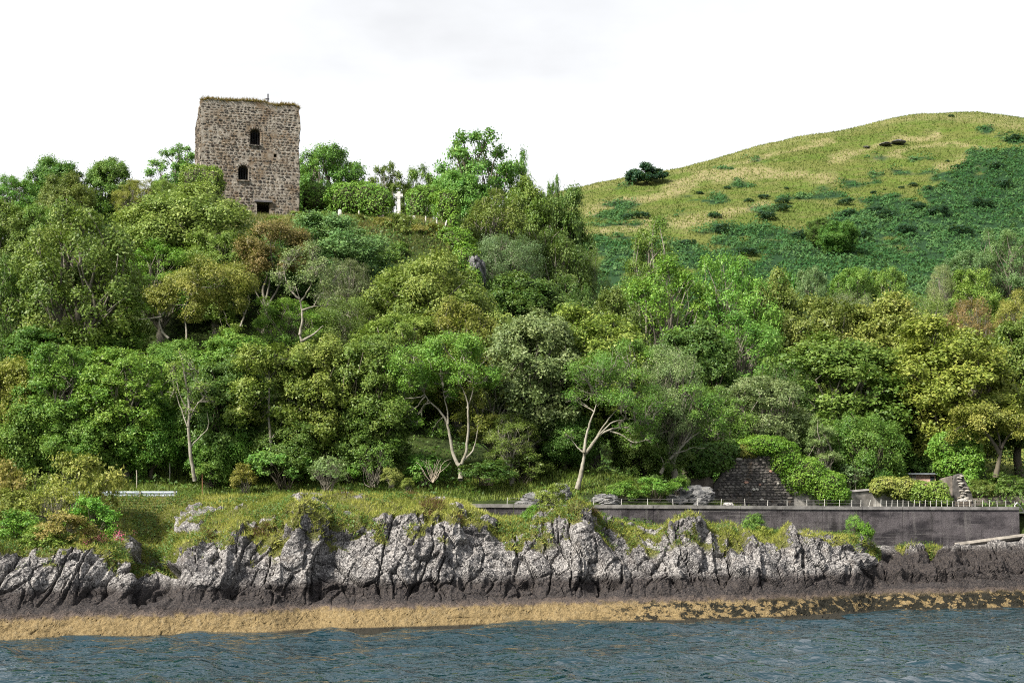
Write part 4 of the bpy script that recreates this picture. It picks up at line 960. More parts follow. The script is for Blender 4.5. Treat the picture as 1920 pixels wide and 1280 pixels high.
GL = ['solitary small gorse bush on pale grass nearest to the lone ridge tree', 'small gorse bush on the pale grass right above the pale strip', 'gorse bush left of a pair in the middle of the hill', 'gorse bush right of and above the middle pair on the hill', 'upper of two larger gorse bushes in the middle of the pale grass',
      'lower of two larger gorse bushes in the middle of the pale grass', 'tiny gorse bush right of the two larger ones on the pale grass', 'broad gorse bush standing alone on the top edge of the bracken', 'rounded gorse bush on the upper edge of the right bracken', 'tiny gorse bush left of the rounded one on the bracken edge', 'tiny gorse bush above the bare scar high on the hill',
      'larger gorse bush at the bare scar high on the hill', 'gorse bush right of the bare scar high on the hill', 'low gorse bush on the pale strip above the left bracken', 'wide gorse bush at the top of the left bracken', 'wide gorse bush where the pale strip runs into the bracken', 'small gorse bush on the very top of the hill', 'gorse bush high on the hill at the right edge of the picture',
      'right of two gorse bushes at the left end of the hill', 'left of two gorse bushes at the left end of the hill', 'small gorse bush in the notch of the right bracken edge', 'tiny gorse bush on the grass tongue above the bracken', 'speck of a gorse bush near the end of the grass tongue', 'speck of a gorse bush high in the middle of the pale grass', 'dark bush in the bracken above the pointed light green tree',
      'dark bush in the bracken left of the two round trees', 'dark bush in the bracken up right of the two round trees', 'wide dark bush in the upper right bracken below the grass edge', 'wide dark bush in the right bracken towards the edge of the picture', 'dark bush high in the right bracken near the edge of the picture', 'wide dark bush in the middle of the right bracken',
      'wide dark bush low in the right bracken', 'dark bush just right of the two round trees', 'wide dark bush low in the left bracken', 'dark bush near the upper edge of the right bracken', 'topmost dark bush in the right bracken', 'left of two dark bushes at the bracken edge above the round trees', 'lower of two dark bushes at the bracken edge above the round trees']
for k, (u, v, w) in enumerate(GB):
    x, y = hit(u, v + w * 0.3)
    W = w * y / F; zg = gz(x, y)
    o = empty('gorse_bush', (x, y, zg - 0.1), None, 'bush', 'dark gorse bushes on the hill', k * 1.7)
    o.scale = (W / 3.2, W / 3.2, W * 0.62 / 3.0)
    o['label'] = GL[k]
    wood, crown = LIB['gorse', '', k % 3]
    link('crown', crown, o, COL['GS'])

# ================================================================ BUILT THINGS
def stone_meshes(n, mats, seed, name='stone'):
    r = []
    for i in range(n):
        rs = np.random.RandomState(seed + i); k = 8
        th = np.arange(k) * 2 * np.pi / k + np.pi / 8 + rs.uniform(-0.16, 0.16, k)
        sq = 1.0 / np.maximum(np.abs(np.cos(th)), np.abs(np.sin(th))) ** 0.8
        rad = 0.5 * np.minimum(sq, 1.22) * rs.uniform(0.84, 1.03, k)
        ring = np.stack([np.cos(th) * rad, np.zeros(k), np.sin(th) * rad], 1)
        back = ring.copy(); back[:, 1] = 0.6
        mid = ring.copy(); mid[:, 1] = -0.22
        fr = ring * np.array([0.76, 1, 0.74]); fr[:, 1] = -0.5 + rs.uniform(-0.16, 0.16, k)
        c = np.array([[0, -0.58 + rs.uniform(-0.1, 0.1), 0]])
        v = np.concatenate([back, mid, fr, c]); j = np.arange(k); j2 = (j + 1) % k
        q = np.concatenate([np.stack([j, j2, k + j2, k + j], 1), np.stack([k + j, k + j2, 2 * k + j2, 2 * k + j], 1)])
        t = np.stack([2 * k + j, 2 * k + j2, np.full(k, 3 * k)], 1)
        r.append((v, q, t, mesh_np(name, v, [q, t], mats)))
    return r
def rubble(a0, a1, z0, z1, rh, rw, rs, ok):
    """rows of uneven stones (a, z, w, h) in a wall's own plane"""
    res = []; z = z0
    while z < z1:
        h = rs.uniform(*rh); a = a0 + rs.uniform(-0.2, 0.0)
        while a < a1:
            w = rs.uniform(*rw) * (1.25 if rs.rand() < 0.12 else 1)
            hh = h * rs.uniform(0.80, 1.05)
            ca_, cz = a + w / 2, z + h / 2 + rs.uniform(-0.03, 0.03)
            if ca_ - w / 2 > a0 - 0.08 and ca_ + w / 2 < a1 + 0.08 and ok(ca_, cz, w, hh): q_ = rs.uniform(0.82, 1.0); res.append((ca_, cz + rs.uniform(-0.05, 0.05) * h, w * rs.uniform(0.86, 1.0), hh * q_))
            a += w + rs.uniform(0.0, 0.03)
        z += h * 0.98
    return res
def lay_stones(parent, stones, origin, rz, lib, deep, matj, nmax, rs, jitter=0.05):
    """the largest nmax become pieces of their own, the rest one mass"""
    order = sorted(range(len(stones)), key=lambda i: -stones[i][2] * stones[i][3])
    sol = set(order[:nmax]); ca_, sa_ = math.cos(rz), math.sin(rz)
    R3 = np.array([[ca_, -sa_, 0], [sa_, ca_, 0], [0, 0, 1]])
    mb = MB(); tints = []
    for i, s_ in enumerate(stones):
        a, z, w, h = s_[:4]; rot = s_[4] if len(s_) > 4 else rs.uniform(-0.06, 0.06)
        v, q, t, me = lib[rs.randint(len(lib))]
        d = deep * rs.uniform(0.75, 1.35)
        if i in sol:
            o = link('stone', me, parent)
            o.matrix_local = Matrix.Translation(Vector(R3 @ np.array([a, 0, z])) + Vector(origin)) @ Matrix.Rotation(rz, 4, 'Z') @ Matrix.Rotation(rot, 4, 'Y') @ Matrix.Diagonal((w, d, h, 1))
        else:
            cr, sr = math.cos(rot), math.sin(rot)
            p = v * np.array([w, d, h]); p = p @ np.array([[cr, 0, -sr], [0, 1, 0], [sr, 0, cr]]) + np.array([a, 0, z])
            mb.add(p @ R3.T + np.array(origin), q, t); tints.append((rs.rand(), len(q), len(t)))
    if mb.n:
        tq = np.concatenate([np.full(a, r) for r, a, b in tints] + [np.full(b, r) for r, a, b in tints])
        o = link('small_stones', mb.build('small_stones', [matj], False, {'tint': ('FACE', tq)}), parent); tag(o, kind='stuff')

# ---- the castle tower
TA = dict(a=(0.016, 0.013, 0.013), b=(0.062, 0.047, 0.037), c3=(0.140, 0.108, 0.078))
T_ST = stone_material('tower_stone', **TA); T_STJ = stone_material('tower_stone_small', **TA, perobj=False)
m, nt, out = mat('lime_mortar'); g = NT(nt); p = g.pos()
n1 = g.noise(0.5, 5, 0.6, p); n2 = g.noise(4.0, 5, 0.65, p)
c = g.mix(g.step(n2, 0.35, 0.68), (0.150, 0.130, 0.104), (0.350, 0.318, 0.272))
c = g.mix(g.m('MULTIPLY', g.step(n1, 0.48, 0.64), 0.8), c, (0.130, 0.088, 0.050))
principled(g, out, c, 0.95, n2, 0.8, 0.06, 0.1); MORTAR = m
rzT = math.radians(15.6); tc = Vector((-30.3, 165.0, 0)); ZB, ZT = 39.6, 53.1; TW, TD = 11.35, 10.8
tow = empty('castle_tower', (tc.x, tc.y, ZB), 'ruined square castle tower of brown rubble stone on top of the bluff', 'tower', None, rzT)
bm = bmesh.new(); bmesh.ops.create_cube(bm, size=1.0)
bmesh.ops.scale(bm, vec=(TW, TD, ZT - ZB + 2.0), verts=bm.verts); bmesh.ops.translate(bm, vec=(0, TD / 2, (ZT - ZB - 2.0) / 2), verts=bm.verts)
bmesh.ops.subdivide_edges(bm, edges=bm.edges, cuts=22, use_grid_fill=True)
co = np.array([v.co[:] for v in bm.verts])
nzv = np.stack([fbm(co[:, 0] / 1.1, co[:, 1] / 1.1, co[:, 2] / 1.1, 3, s_) for s_ in (101, 102, 103)], 1)
for v, d in zip(bm.verts, nzv):
    e = 2.2 if (abs(v.co.x) > TW / 2 - 0.01) else 1.0
    v.co.x += d[0] * 0.13 * e; v.co.y += d[1] * 0.03; v.co.z += d[2] * 0.14
    if v.co.z > ZT - ZB - 0.4:
        v.co.z += 0.08 * math.sin(v.co.x * 0.9 + 1.2) - (0.20 if 1.9 < v.co.x < 3.4 else 0) - 0.25 * (1 if v.co.x > 5.2 else 0) - 0.06 * max(0, v.co.y)
        if v.co.x < -TW / 2 + 0.6: v.co.z -= 0.25
bme = bpy.data.meshes.new('wall'); bm.to_mesh(bme); bm.free(); bme.materials.append(MORTAR)
body = link('wall', bme, tow)
def face_xy(u, v):
    """photo point -> (a, z) on the tower's front"""
    n = Vector((math.sin(rzT), -math.cos(rzT), 0)); d = P(u, v, 1.0) - Vector((0, 0, H0)); o_ = Vector((0, 0, H0))
    t = (Vector((tc.x, tc.y, 0)) - o_).dot(n) / d.dot(n); q_ = o_ + d * t
    return (q_ - Vector((tc.x, tc.y, 0))).dot(Vector((math.cos(rzT), math.sin(rzT), 0))), q_.z - ZB
def arch_cutter(a, z0, z1, w, arched=True, depth=4.0):
    pts = [(-w / 2, 0), (w / 2, 0)]
    hgt = z1 - z0
    if arched:
        for k in range(9): th = math.pi * k / 8; pts.append((math.cos(th) * w / 2, hgt - w * 0.42 + math.sin(th) * w * 0.42))
    else: pts += [(w / 2, hgt), (-w / 2, hgt)]
    b = bmesh.new(); f0 = [b.verts.new((x + a, -0.6, z + z0)) for x, z in pts]; f1 = [b.verts.new((x + a, depth, z + z0)) for x, z in pts]
    b.faces.new(f0); b.faces.new(f1[::-1])
    for i in range(len(pts)): j = (i + 1) % len(pts); b.faces.new((f0[j], f0[i], f1[i], f1[j]))
    bmesh.ops.recalc_face_normals(b, faces=b.faces)
    me = bpy.data.meshes.new('cutter'); b.to_mesh(me); b.free()
    return me
aL, zL0 = face_xy(456, 338); _, zL1 = face_xy(456, 309.5)
aU, zU0 = face_xy(478.5, 272); _, zU1 = face_xy(478.5, 241.5)
aD, zD0 = face_xy(493.5, 401); _, zD1 = face_xy(493.5, 379.5)
aH, zH0 = face_xy(516, 295); _, zH1 = face_xy(516, 288.5)
OPEN = [(aL, zL0, zL1, 1.16, True), (aU, zU0, zU1, 1.16, True), (aD, zD0 - 0.3, zD1, 1.45, False), (aH, zH0, zH1, 0.36, False)]
cuts = []
for i, (a, z0, z1, w, ar) in enumerate(OPEN):
    o = link('cutter', arch_cutter(a, z0, z1, w, ar), tow); cuts.append(o)
    md = body.modifiers.new('b', 'BOOLEAN'); md.operation = 'DIFFERENCE'; md.solver = 'EXACT'; md.object = o
dg = bpy.context.evaluated_depsgraph_get()
nm = bpy.data.meshes.new_from_object(body.evaluated_get(dg))
body.modifiers.clear(); body.data = nm
for o in cuts: bpy.data.objects.remove(o)
def ok_t(a, z, w, h):
    if z - h / 2 < -0.4 or z + h / 2 > ZT - ZB - 0.25 - (0.35 if 1.8 < a < 3.5 else 0): return False
    for (oa, z0, z1, ow, ar) in OPEN:
        if abs(a - oa) < (ow + w) / 2 + (0.06 if not ar else 0.16) and z0 - h / 2 - 0.03 < z < z1 + h / 2 + (0.22 if ar else 0.25 if ow > 1 else 0.02): return False
    return True
rsT = np.random.RandomState(5)
st = rubble(-TW / 2, TW / 2, -0.3, ZT - ZB, (0.24, 0.44), (0.28, 0.66), rsT, ok_t)
st = [s_ for s_ in st if rsT.rand() > 0.05]
for (oa, z0, z1, ow, ar) in OPEN[:2]:       # arch stones and jambs
    zc_ = z1 - ow * 0.42
    for k in range(9):
        th = math.pi * k / 8; st.append((oa + math.cos(th) * (ow / 2 + 0.15), zc_ + math.sin(th) * (ow * 0.42 + 0.15), 0.20, 0.30, math.pi / 2 - th))
    zz = z0 + 0.1
    while zz < zc_ - 0.1:
        for s_ in (-1, 1): st.append((oa + s_ * (ow / 2 + 0.16), zz, 0.30, 0.24))
        zz += 0.27
lib_t = stone_meshes(14, [T_ST], 300)
lay_stones(tow, st, (0, 0.035, 0), 0.0, lib_t, 0.13, T_STJ, 290, rsT)
stl = rubble(0.2, TD, -0.3, ZT - ZB - 0.9, (0.26, 0.44), (0.3, 0.7), rsT, lambda a, z, w, h: True)
lay_stones(tow, [(-a, z, w, h) for a, z, w, h in stl], (-TW / 2 + 0.02, 0, 0), -math.pi / 2, lib_t, 0.18, T_STJ, 0, rsT)
SLATE = simple('lintel_slate', (0.10, 0.095, 0.10), 0.8)
link('lintel', MB().box((aD, -0.02, zD1 + 0.10), (2.0, 0.55, 0.20)).build('lintel', [SLATE]), tow)
for (oa, z0, z1, ow, ar) in OPEN[:2]: link('sill', MB().box((oa, 0.02, z0 - 0.07), (ow + 0.3, 0.42, 0.15)).build('sill', [T_ST]), tow)
IRON = simple('dark_iron', (0.022, 0.022, 0.025), 0.6, metal=0.4)
gr = link('window_grille', MB().box((aL, 0.35, zL0 + 0.06), (1.16, 0.05, 0.05)).build('grille', [IRON]), tow)
for k in range(6): link('bar', MB().tube([(aL - 0.5 + k * 0.2, 0.35, zL0), (aL - 0.5 + k * 0.2, 0.35, zL1 - 0.12 - 0.28 * abs(k - 2.5) / 2.5)], 0.022, 5).build('bar', [IRON]), gr)
gr = link('window_grille', MB().box((aU, 0.35, zU0 + 0.06), (1.16, 0.05, 0.05)).build('grille', [IRON]), tow)
for k in range(6): link('bar', MB().tube([(aU - 0.5 + k * 0.2, 0.35, zU0), (aU - 0.5 + k * 0.2, 0.35, zU1 - 0.12 - 0.28 * abs(k - 2.5) / 2.5)], 0.016, 5).build('bar', [IRON]), gr)
for k in range(7): link('bar', MB().tube([(aU - 0.56, 0.36, zU0 + 0.2 + k * 0.22), (aU + 0.56, 0.36, zU0 + 0.2 + k * 0.22)], 0.014, 5).build('bar', [IRON]), gr)
# mast on the tower top
mp = P(502.5, 193, 168); top = P(502.5, 178, 168).z
mo = empty('mast', (mp.x, mp.y, ZT - 0.6), 'thin dark mast with a short crossbar on the tower top', 'mast')
link('pole', MB().tube([(0, 0, -0.3), (0, 0, top - ZT + 0.7)], 0.085, 6).build('pole', [IRON]), mo)
link('crossbar', MB().box((-0.08, 0, top - ZT + 0.1), (0.44, 0.14, 0.13)).build('crossbar', [IRON]), mo)

# ---- ivy and creepers: leaves over the outside of ellipsoids or boxes
def ivy_mesh(blobs, n, size, seed, asp=0.85):
    """blobs: (centre, radii, power) superellipsoids; leaves face outwards, none inside another blob"""
    rs = np.random.RandomState(seed); Cs, Ns = [], []
    ar = np.array([b[1][0] * b[1][2] + b[1][0] * b[1][1] for b in blobs]); ar = ar / ar.sum()
    for (c, r, pw), w in zip(blobs, ar):
        k = int(n * w); d = unit(rs.normal(size=(k, 3)) * np.array([1, 1, 0.9]) + np.array([0, -0.15, 0.15]))
        rr = 1.0 / (np.abs(d) ** pw).sum(1) ** (1 / pw)
        bump = 1 + 0.26 * fbm(d[:, 0] * 2.6 + c[0], d[:, 1] * 2.6 + c[1], d[:, 2] * 2.6 + c[2], 4, seed) + rs.normal(size=k) * 0.035 + (rs.rand(k) < 0.05) * rs.uniform(0, 0.16, k)
        p = d * (rr * bump)[:, None] * np.array(r)
        nn = unit(np.sign(d) * np.abs(d) ** (pw - 1) / np.array(r)[None, :] + rs.normal(size=(k, 3)) * 0.45 + np.array([0, 0, 0.35]))
        p = p + np.array(c)
        keep = np.ones(k, bool)
        for (c2, r2, p2) in blobs:
            if c2 is c: continue
            keep &= (np.abs((p - np.array(c2)) / np.array(r2)) ** p2).sum(1) > 0.80
        Cs.append(p[keep]); Ns.append(nn[keep])
    c = np.concatenate(Cs); nn = np.concatenate(Ns)
    t = np.clip(0.45 + 0.28 * fbm(c[:, 0] * 1.2, c[:, 1] * 1.2, c[:, 2] * 1.2, 2, seed + 3) + rs.normal(size=len(c)) * 0.16, 0, 1)
    v, f = leaf_quads(c, nn, size, asp, rs)
    return mesh_np('leaves', v, f, [LEAF], False, {'tint': ('FACE', t)})
def blob(u, v, Y, ru, rv, dy, pw=2.4):
    """superellipsoid centred at photo (u,v), half-widths in photo px at that depth, half-depth dy metres"""
    s = Y / F; return (np.array(P(u, v, Y)), (ru * s, dy, rv * s), pw)
def ivy(name, label, blobs, n, col, size=0.2, seed=1, cat='ivy', core=None):
    base = np.array(blobs[0][0])
    me = ivy_mesh([(b[0] - base, b[1], b[2]) for b in blobs], n, size, seed)
    o = empty(name, Vector(base), label, cat)
    link('leaves', me, o, COL[col])
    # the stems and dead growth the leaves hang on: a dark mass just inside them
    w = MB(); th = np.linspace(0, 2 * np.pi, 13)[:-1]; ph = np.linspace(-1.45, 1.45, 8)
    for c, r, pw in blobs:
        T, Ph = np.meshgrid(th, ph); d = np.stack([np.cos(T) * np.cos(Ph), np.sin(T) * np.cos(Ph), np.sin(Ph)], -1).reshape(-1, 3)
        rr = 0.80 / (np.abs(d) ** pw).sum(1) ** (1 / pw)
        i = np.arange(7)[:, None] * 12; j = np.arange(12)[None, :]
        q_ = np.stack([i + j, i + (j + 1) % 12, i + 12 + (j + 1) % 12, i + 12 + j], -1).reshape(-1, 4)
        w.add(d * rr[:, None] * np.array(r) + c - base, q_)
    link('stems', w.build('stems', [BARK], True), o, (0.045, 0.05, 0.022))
    return o
WALLST = simple('old_wall_stone', (0.17, 0.145, 0.12), 0.95, 2.0, 0.4, 9.0, 0.8)
# curtain walls of the castle under their ivy
def wall_run(name, label, pts, thick, matw, cat='wall'):
    """pts: (u, vtop, vbot, Y) along the wall"""
    p0 = P(pts[0][0], pts[0][2], pts[0][3]); o = empty(name, p0, label, cat)
    w = MB()
    V = []
    for u, vt_, vb_, Y in pts:
        a, b = P(u, vt_, Y) - p0, P(u, vb_, Y) - p0
        V += [a, b, a + Vector((0, thick, 0)), b + Vector((0, thick, 0))]
    q_ = []
    for i in range(len(pts) - 1):
        k = 4 * i; q_ += [[k, k + 1, k + 5, k + 4], [k + 2, k + 6, k + 7, k + 3], [k, k + 4, k + 6, k + 2], [k + 1, k + 3, k + 7, k + 5]]
    k = 4 * (len(pts) - 1); q_ += [[0, 2, 3, 1], [k, k + 1, k + 3, k + 2]]
    w.add(np.array([list(x) for x in V]), q_)
    link('wall_body', w.build('wall_body', [matw]), o)
    return o
wall_run('castle_wall', 'stub of old castle wall under ivy at the left foot of the tower', [(348, 322, 400, 159), (410, 324, 410, 159.5)], 1.2, WALLST)
ivy('ivy_cover', 'clipped looking bright ivy over the castle wall stub left of the tower', [blob(378, 346, 159, 38, 32, 1.5, 5.0), blob(400, 352, 158.4, 14, 36, 1.0, 4)], 5200, 'GY', 0.19, 11)
wall_run('castle_wall', 'long castle enclosure wall hidden by ivy right of the tower', [(568, 360, 410, 172), (640, 362, 412, 171), (720, 360, 415, 168)], 1.2, WALLST)
ivy('ivy_cover', 'bright ivy heap over the enclosure wall between the tower and the cross', [blob(668, 373, 169, 56, 30, 1.6, 2.6), blob(595, 372, 171, 36, 27, 1.4, 2.6), blob(705, 380, 168.5, 30, 26, 1.3, 2.6)], 8000, 'G', 0.21, 12)
wall_run('castle_wall', 'broken castle wall with a dark gap right of the cross', [(768, 372, 420, 164), (795, 374, 420, 163.5)], 1.1, WALLST)
ivy('ivy_cover', 'ivy clad wall end immediately right of the stone cross', [blob(783, 385, 163, 20, 32, 1.2, 3), blob(800, 365, 164.5, 26, 16, 1.2, 2.5)], 3600, 'G', 0.19, 13)
wall_run('castle_wall', 'round turret stump under bright ivy at the right end of the castle', [(822, 368, 430, 160), (852, 366, 435, 159.5)], 1.6, WALLST)
ivy('ivy_cover', 'bright lime ivy over the round turret stump at the right end of the castle', [blob(840, 388, 159, 22, 30, 1.3, 3), blob(832, 372, 160, 26, 12, 1.3, 2.3), blob(852, 415, 158.4, 12, 20, 0.9, 2.4)], 4600, 'LG', 0.19, 14)
ivy('ivy_cover', 'bright ivy spilling down the bluff edge above the rocky crag', [blob(850, 455, 148.5, 40, 26, 1.6, 2.2), blob(872, 490, 146.5, 26, 34, 1.4, 2.2), blob(888, 535, 145, 16, 38, 1.2, 2.2), blob(815, 440, 150, 30, 18, 1.3, 2.2)], 7600, 'LG', 0.2, 15)

# ---- the stone cross on its terrace
m_cross = simple('pale_granite', (0.46, 0.445, 0.42), 0.8, 4.0, 0.18, 40, 0.3)
cb = P(748, 403, 152); ct = P(748, 359.5, 152); hC = ct.z - cb.z + 0.6
cr_ = empty('stone_cross', (cb.x, 152, cb.z - 0.6), 'tall pale granite cross standing on the castle terrace', 'cross')
sh = link('shaft', MB().box((0, 0, (hC - 0.75) / 2), (0.38, 0.28, hC - 0.75), 0, 0.74).build('shaft', [m_cross]), cr_)
w = MB().box((0, 0, hC - 0.38), (0.30, 0.24, 0.78)); link('head', w.build('head', [m_cross]), cr_)
for s_ in (-1, 1): link('arm', MB().box((s_ * 0.285, 0, hC - 0.40), (0.27, 0.235, 0.30)).build('arm', [m_cross]), cr_)
th = np.linspace(0, 2 * np.pi, 17); link('ring', MB().tube(np.stack([np.cos(th) * 0.27, 0 * th, np.sin(th) * 0.27 + hC - 0.40], 1), 0.06, 6, False).build('ring', [m_cross]), cr_)
link('plinth', MB().box((0, 0, 0.1), (0.9, 0.7, 0.4)).build('plinth', [m_cross]), cr_)
POSTM = simple('weathered_post', (0.46, 0.44, 0.39), 0.9)
for u, v0, v1, Y, tl, lb in [(673, 395, 408, 153, 0.0, 'short grey fence post on the castle terrace left of the cross'), (798, 405, 418, 150, 0.02, 'upright grey fence post on the terrace edge right of the cross'), (819, 408, 420, 150, 0.0, 'brownish fence post between two grey ones on the terrace edge'), (833, 412, 424, 149.5, 0.25, 'leaning grey fence post at the right end of the terrace')]:
    a, b = P(u, v0, Y), P(u, v1 + 8, Y)
    o = link('fence_post', MB().tube([(0, 0, 0), (0, 0, (a.z - b.z) * 0.9), (0, 0, a.z - b.z)], [0.075, 0.07, 0.05], 6).build('post', [POSTM]), None, None, b); o.rotation_euler = (0, tl, 0.3); tag(o, lb, 'post', 'terrace fence posts')
for u, v, Y, w_, h_, lb in [(637, 400, 160, 0.38, 0.45, 'small pale headstone on the terrace near the tower'), (776, 414, 151, 0.35, 0.55, 'small white marker stone on the terrace below the cross')]:
    b = P(u, v, Y); zz = b.z - 0.5
    w = MB(); k = 9; th = np.linspace(0, np.pi, k); pr = np.concatenate([[[-w_ / 2, 0], [w_ / 2, 0]], np.stack([np.cos(th) * w_ / 2, 0.5 + h_ - w_ / 2 + np.sin(th) * w_ / 2], 1)]); n = len(pr)
    V = np.concatenate([np.stack([pr[:, 0], np.full(n, -0.08), pr[:, 1]], 1), np.stack([pr[:, 0], np.full(n, 0.08), pr[:, 1]], 1)])
    j = np.arange(n); w.add(V, np.stack([j, (j + 1) % n, n + (j + 1) % n, n + j], 1), [[0, i, i + 1] for i in range(1, n - 1)] + [[n, n + i + 1, n + i] for i in range(1, n - 1)])
    tag(link('headstone', w.build('headstone', [m_cross]), None, None, (b.x, Y, zz)), lb, 'headstone')

# ---- the sea wall with its coping and the little fence on it
m, nt, out = mat('old_concrete'); g = NT(nt); p = g.pos()
n1 = g.noise(0.35, 5, 0.62, g.map(p, (1, 1, 2.2))); n2 = g.noise(2.5, 5, 0.65, g.map(p, (1, 1, 0.5))); n3 = g.noise(16, 4, 0.7, p); n4 = g.noise(1.3, 4, 0.6, g.map(p, (1.6, 1.6, 0.12)))
c = g.mix(g.step(n1, 0.38, 0.60), (0.028, 0.025, 0.028), (0.100, 0.089, 0.093))
c = g.mix(g.m('MULTIPLY', g.step(n2, 0.5, 0.7), 0.6), c, (0.040, 0.036, 0.038))
c = g.mix(g.m('MULTIPLY', g.step(n4, 0.54, 0.66), 0.5), c, (0.14, 0.13, 0.125))
c = g.mix(g.m('MULTIPLY', g.step(n3, 0.62, 0.7), 0.5), c, (0.22, 0.21, 0.20))
n5 = g.noise(1.0, 4, 0.7, g.map(p, (0.25, 0.25, 7.0)))
c = g.mix(g.m('MULTIPLY', g.step(n5, 0.56, 0.66), 0.55), c, (0.17, 0.16, 0.155))
n6 = g.noise(1.2, 3, 0.6, g.map(p, (1.2, 1.2, 0.2)))
c = g.mix(g.m('MULTIPLY', g.step(n6, 0.56, 0.70), 0.6), c, (0.018, 0.016, 0.016))
principled(g, out, c, 0.92, g.m('ADD', n3, g.m('MULTIPLY', n2, 0.9)), 0.9, 0.09, 0.2); CONC = m
COPE = simple('coping_concrete', (0.19, 0.18, 0.17), 0.9, 1.5, 0.35, 12, 0.5)
sw = empty('sea_wall', (WX[0], WY[0], 3.0), 'long dark concrete sea wall holding up the shore road', 'wall')
o0 = Vector((WX[0], WY[0], 3.0))
L = np.concatenate([[0], np.cumsum(np.hypot(np.diff(WX), np.diff(WY)))])
npan = 13; sj = np.linspace(0, L[-1], npan + 1)
cop, con = [], []
for i in range(npan):
    a, b = sj[i] + 0.012, sj[i + 1] - 0.012
    rs = np.random.RandomState(40 + i); off = rs.uniform(-0.02, 0.02)
    for nm_, zt0, zt1, d0, d1, lst, mt in (('wall_panel', 0.24, None, 0.0, 0.0, con, CONC), ('coping', 0.0, 0.237, -0.07, -0.07, cop, COPE)):
        w = MB(); V = []
        for s_ in (a, (a + b) / 2, b):
            x, y, z = np.interp(s_, L, WX), np.interp(s_, L, WY), np.interp(s_, L, WZ)
            zb = z - zt1 if zt1 else 1.6
            bat = 0.0 if zt1 else -(z - zb) * 0.07
            for yy, zz in ((d0 + off, z - zt0), (d1 + bat + off, zb), (0.5, zb), (0.5, z - zt0)): V.append((x - o0.x, y + yy - o0.y, zz - o0.z))
        q_ = []
        for k in (0, 4):
            for e in range(4): q_.append([k + e, k + (e + 1) % 4, k + 4 + (e + 1) % 4, k + 4 + e])
        q_ += [[0, 3, 2, 1], [8, 9, 10, 11]]
        link(nm_, w.add(np.array(V), q_).build(nm_, [mt]), sw)
# foot ledge at the beach end
fa, fb = P(1790, 1022, 107.2), P(1925, 1004, 109.0)
FT = simple('foot_concrete', (0.20, 0.18, 0.155), 0.9, 1.5, 0.35, 12, 0.5)
w = MB(); d = (fb - fa); w.tube([fa - o0, fa + d * 0.5 - o0, fb - o0], 0.20, 4)
link('foot_ledge', w.build('foot_ledge', [FT]), sw)
WHITE = simple('white_post_paint', (0.42, 0.41, 0.375), 0.6, 6.0, 0.15)
fu = [951, 1113, 1165, 1214, 1262, 1308, 1352, 1397, 1439, 1476, 1513, 1546, 1574, 1597, 1614, 1629] + list(np.arange(1641, 1832, 10.4)) + [1842, 1855, 1870, 1886, 1903]
fo = empty('wall_fence', (0, 104, 6.9), 'row of thin white posts with wires along the sea wall top', 'fence')
pme = MB().tube([(0, 0, -0.12), (0, 0, 0.54), (0, 0, 0.57)], [0.022, 0.02, 0.014], 6).build('post', [WHITE])
def wall_at(u):
    y = 100.0
    for _ in range(4): y = float(np.interp((u - 960) / F * y, WX, WY)) + 0.28
    x = (u - 960) / F * y
    return x, y, float(np.interp(x, WX, WZ))
tops = []
for i, u in enumerate(fu):
    x, y, z = wall_at(u); o = link('post', pme, fo, None, (x, y - 104, z - 6.9)); rr = random.Random(i)
    o.rotation_euler = (rr.uniform(-0.05, 0.05), rr.uniform(-0.09, 0.09) + (0.35 if u in (1629,) else 0), 0); o.scale = (1, 1, rr.uniform(0.7, 0.95)); tops.append((x, y - 104, z - 6.9))
for hz in (0.22, 0.42): link('wire', MB().tube([(x, y, z + hz) for x, y, z in tops], 0.009, 4).build('wire', [simple('fence_wire', (0.2, 0.19, 0.18), 0.6, metal=0.6)]), fo)

# ---- crash barrier on the left
GALV = simple('galvanised_steel', (0.46, 0.50, 0.56), 0.42, 2.0, 0.12, 20, 0.15, metal=0.55, spec=0.5)
a, b = P(120, 926, 97.7), P(332, 926, 97.7)
gb_ = empty('crash_barrier', (a.x, a.y, 7.2), 'galvanised steel crash barrier by the road on the left', 'barrier')
prof = [(0.0, 0.2), (-0.06, 0.15), (-0.065, 0.09), (0.0, 0.04), (0.0, -0.04), (-0.065, -0.09), (-0.06, -0.15), (0.0, -0.2)]
V = []; n = len(prof)
for x, y, z in ((0, 0, a.z), (b.x - a.x, b.y - a.y, b.z)):
    for dy, dz in prof: V.append((x, y + dy, z + dz - 7.2))
    for dy, dz in prof: V.append((x, y + dy + 0.012, z + dz - 7.2))
q_ = [[i, i + 1, 2 * n + i + 1, 2 * n + i] for i in range(n - 1)] + [[n + i, 3 * n + i, 3 * n + i + 1, n + i + 1] for i in range(n - 1)]
link('rail', MB().add(np.array(V), q_).build('rail', [GALV]), gb_)
for u in (153, 263, 328):
    t = (u - 120) / 212.0; x = (b.x - a.x) * t
    link('post', MB().box((x, (b.y - a.y) * t - 0.07, a.z - 7.2 - 0.22), (0.13, 0.10, 0.84)).build('post', [simple('post_timber', (0.24, 0.22, 0.20), 0.9)]), gb_)
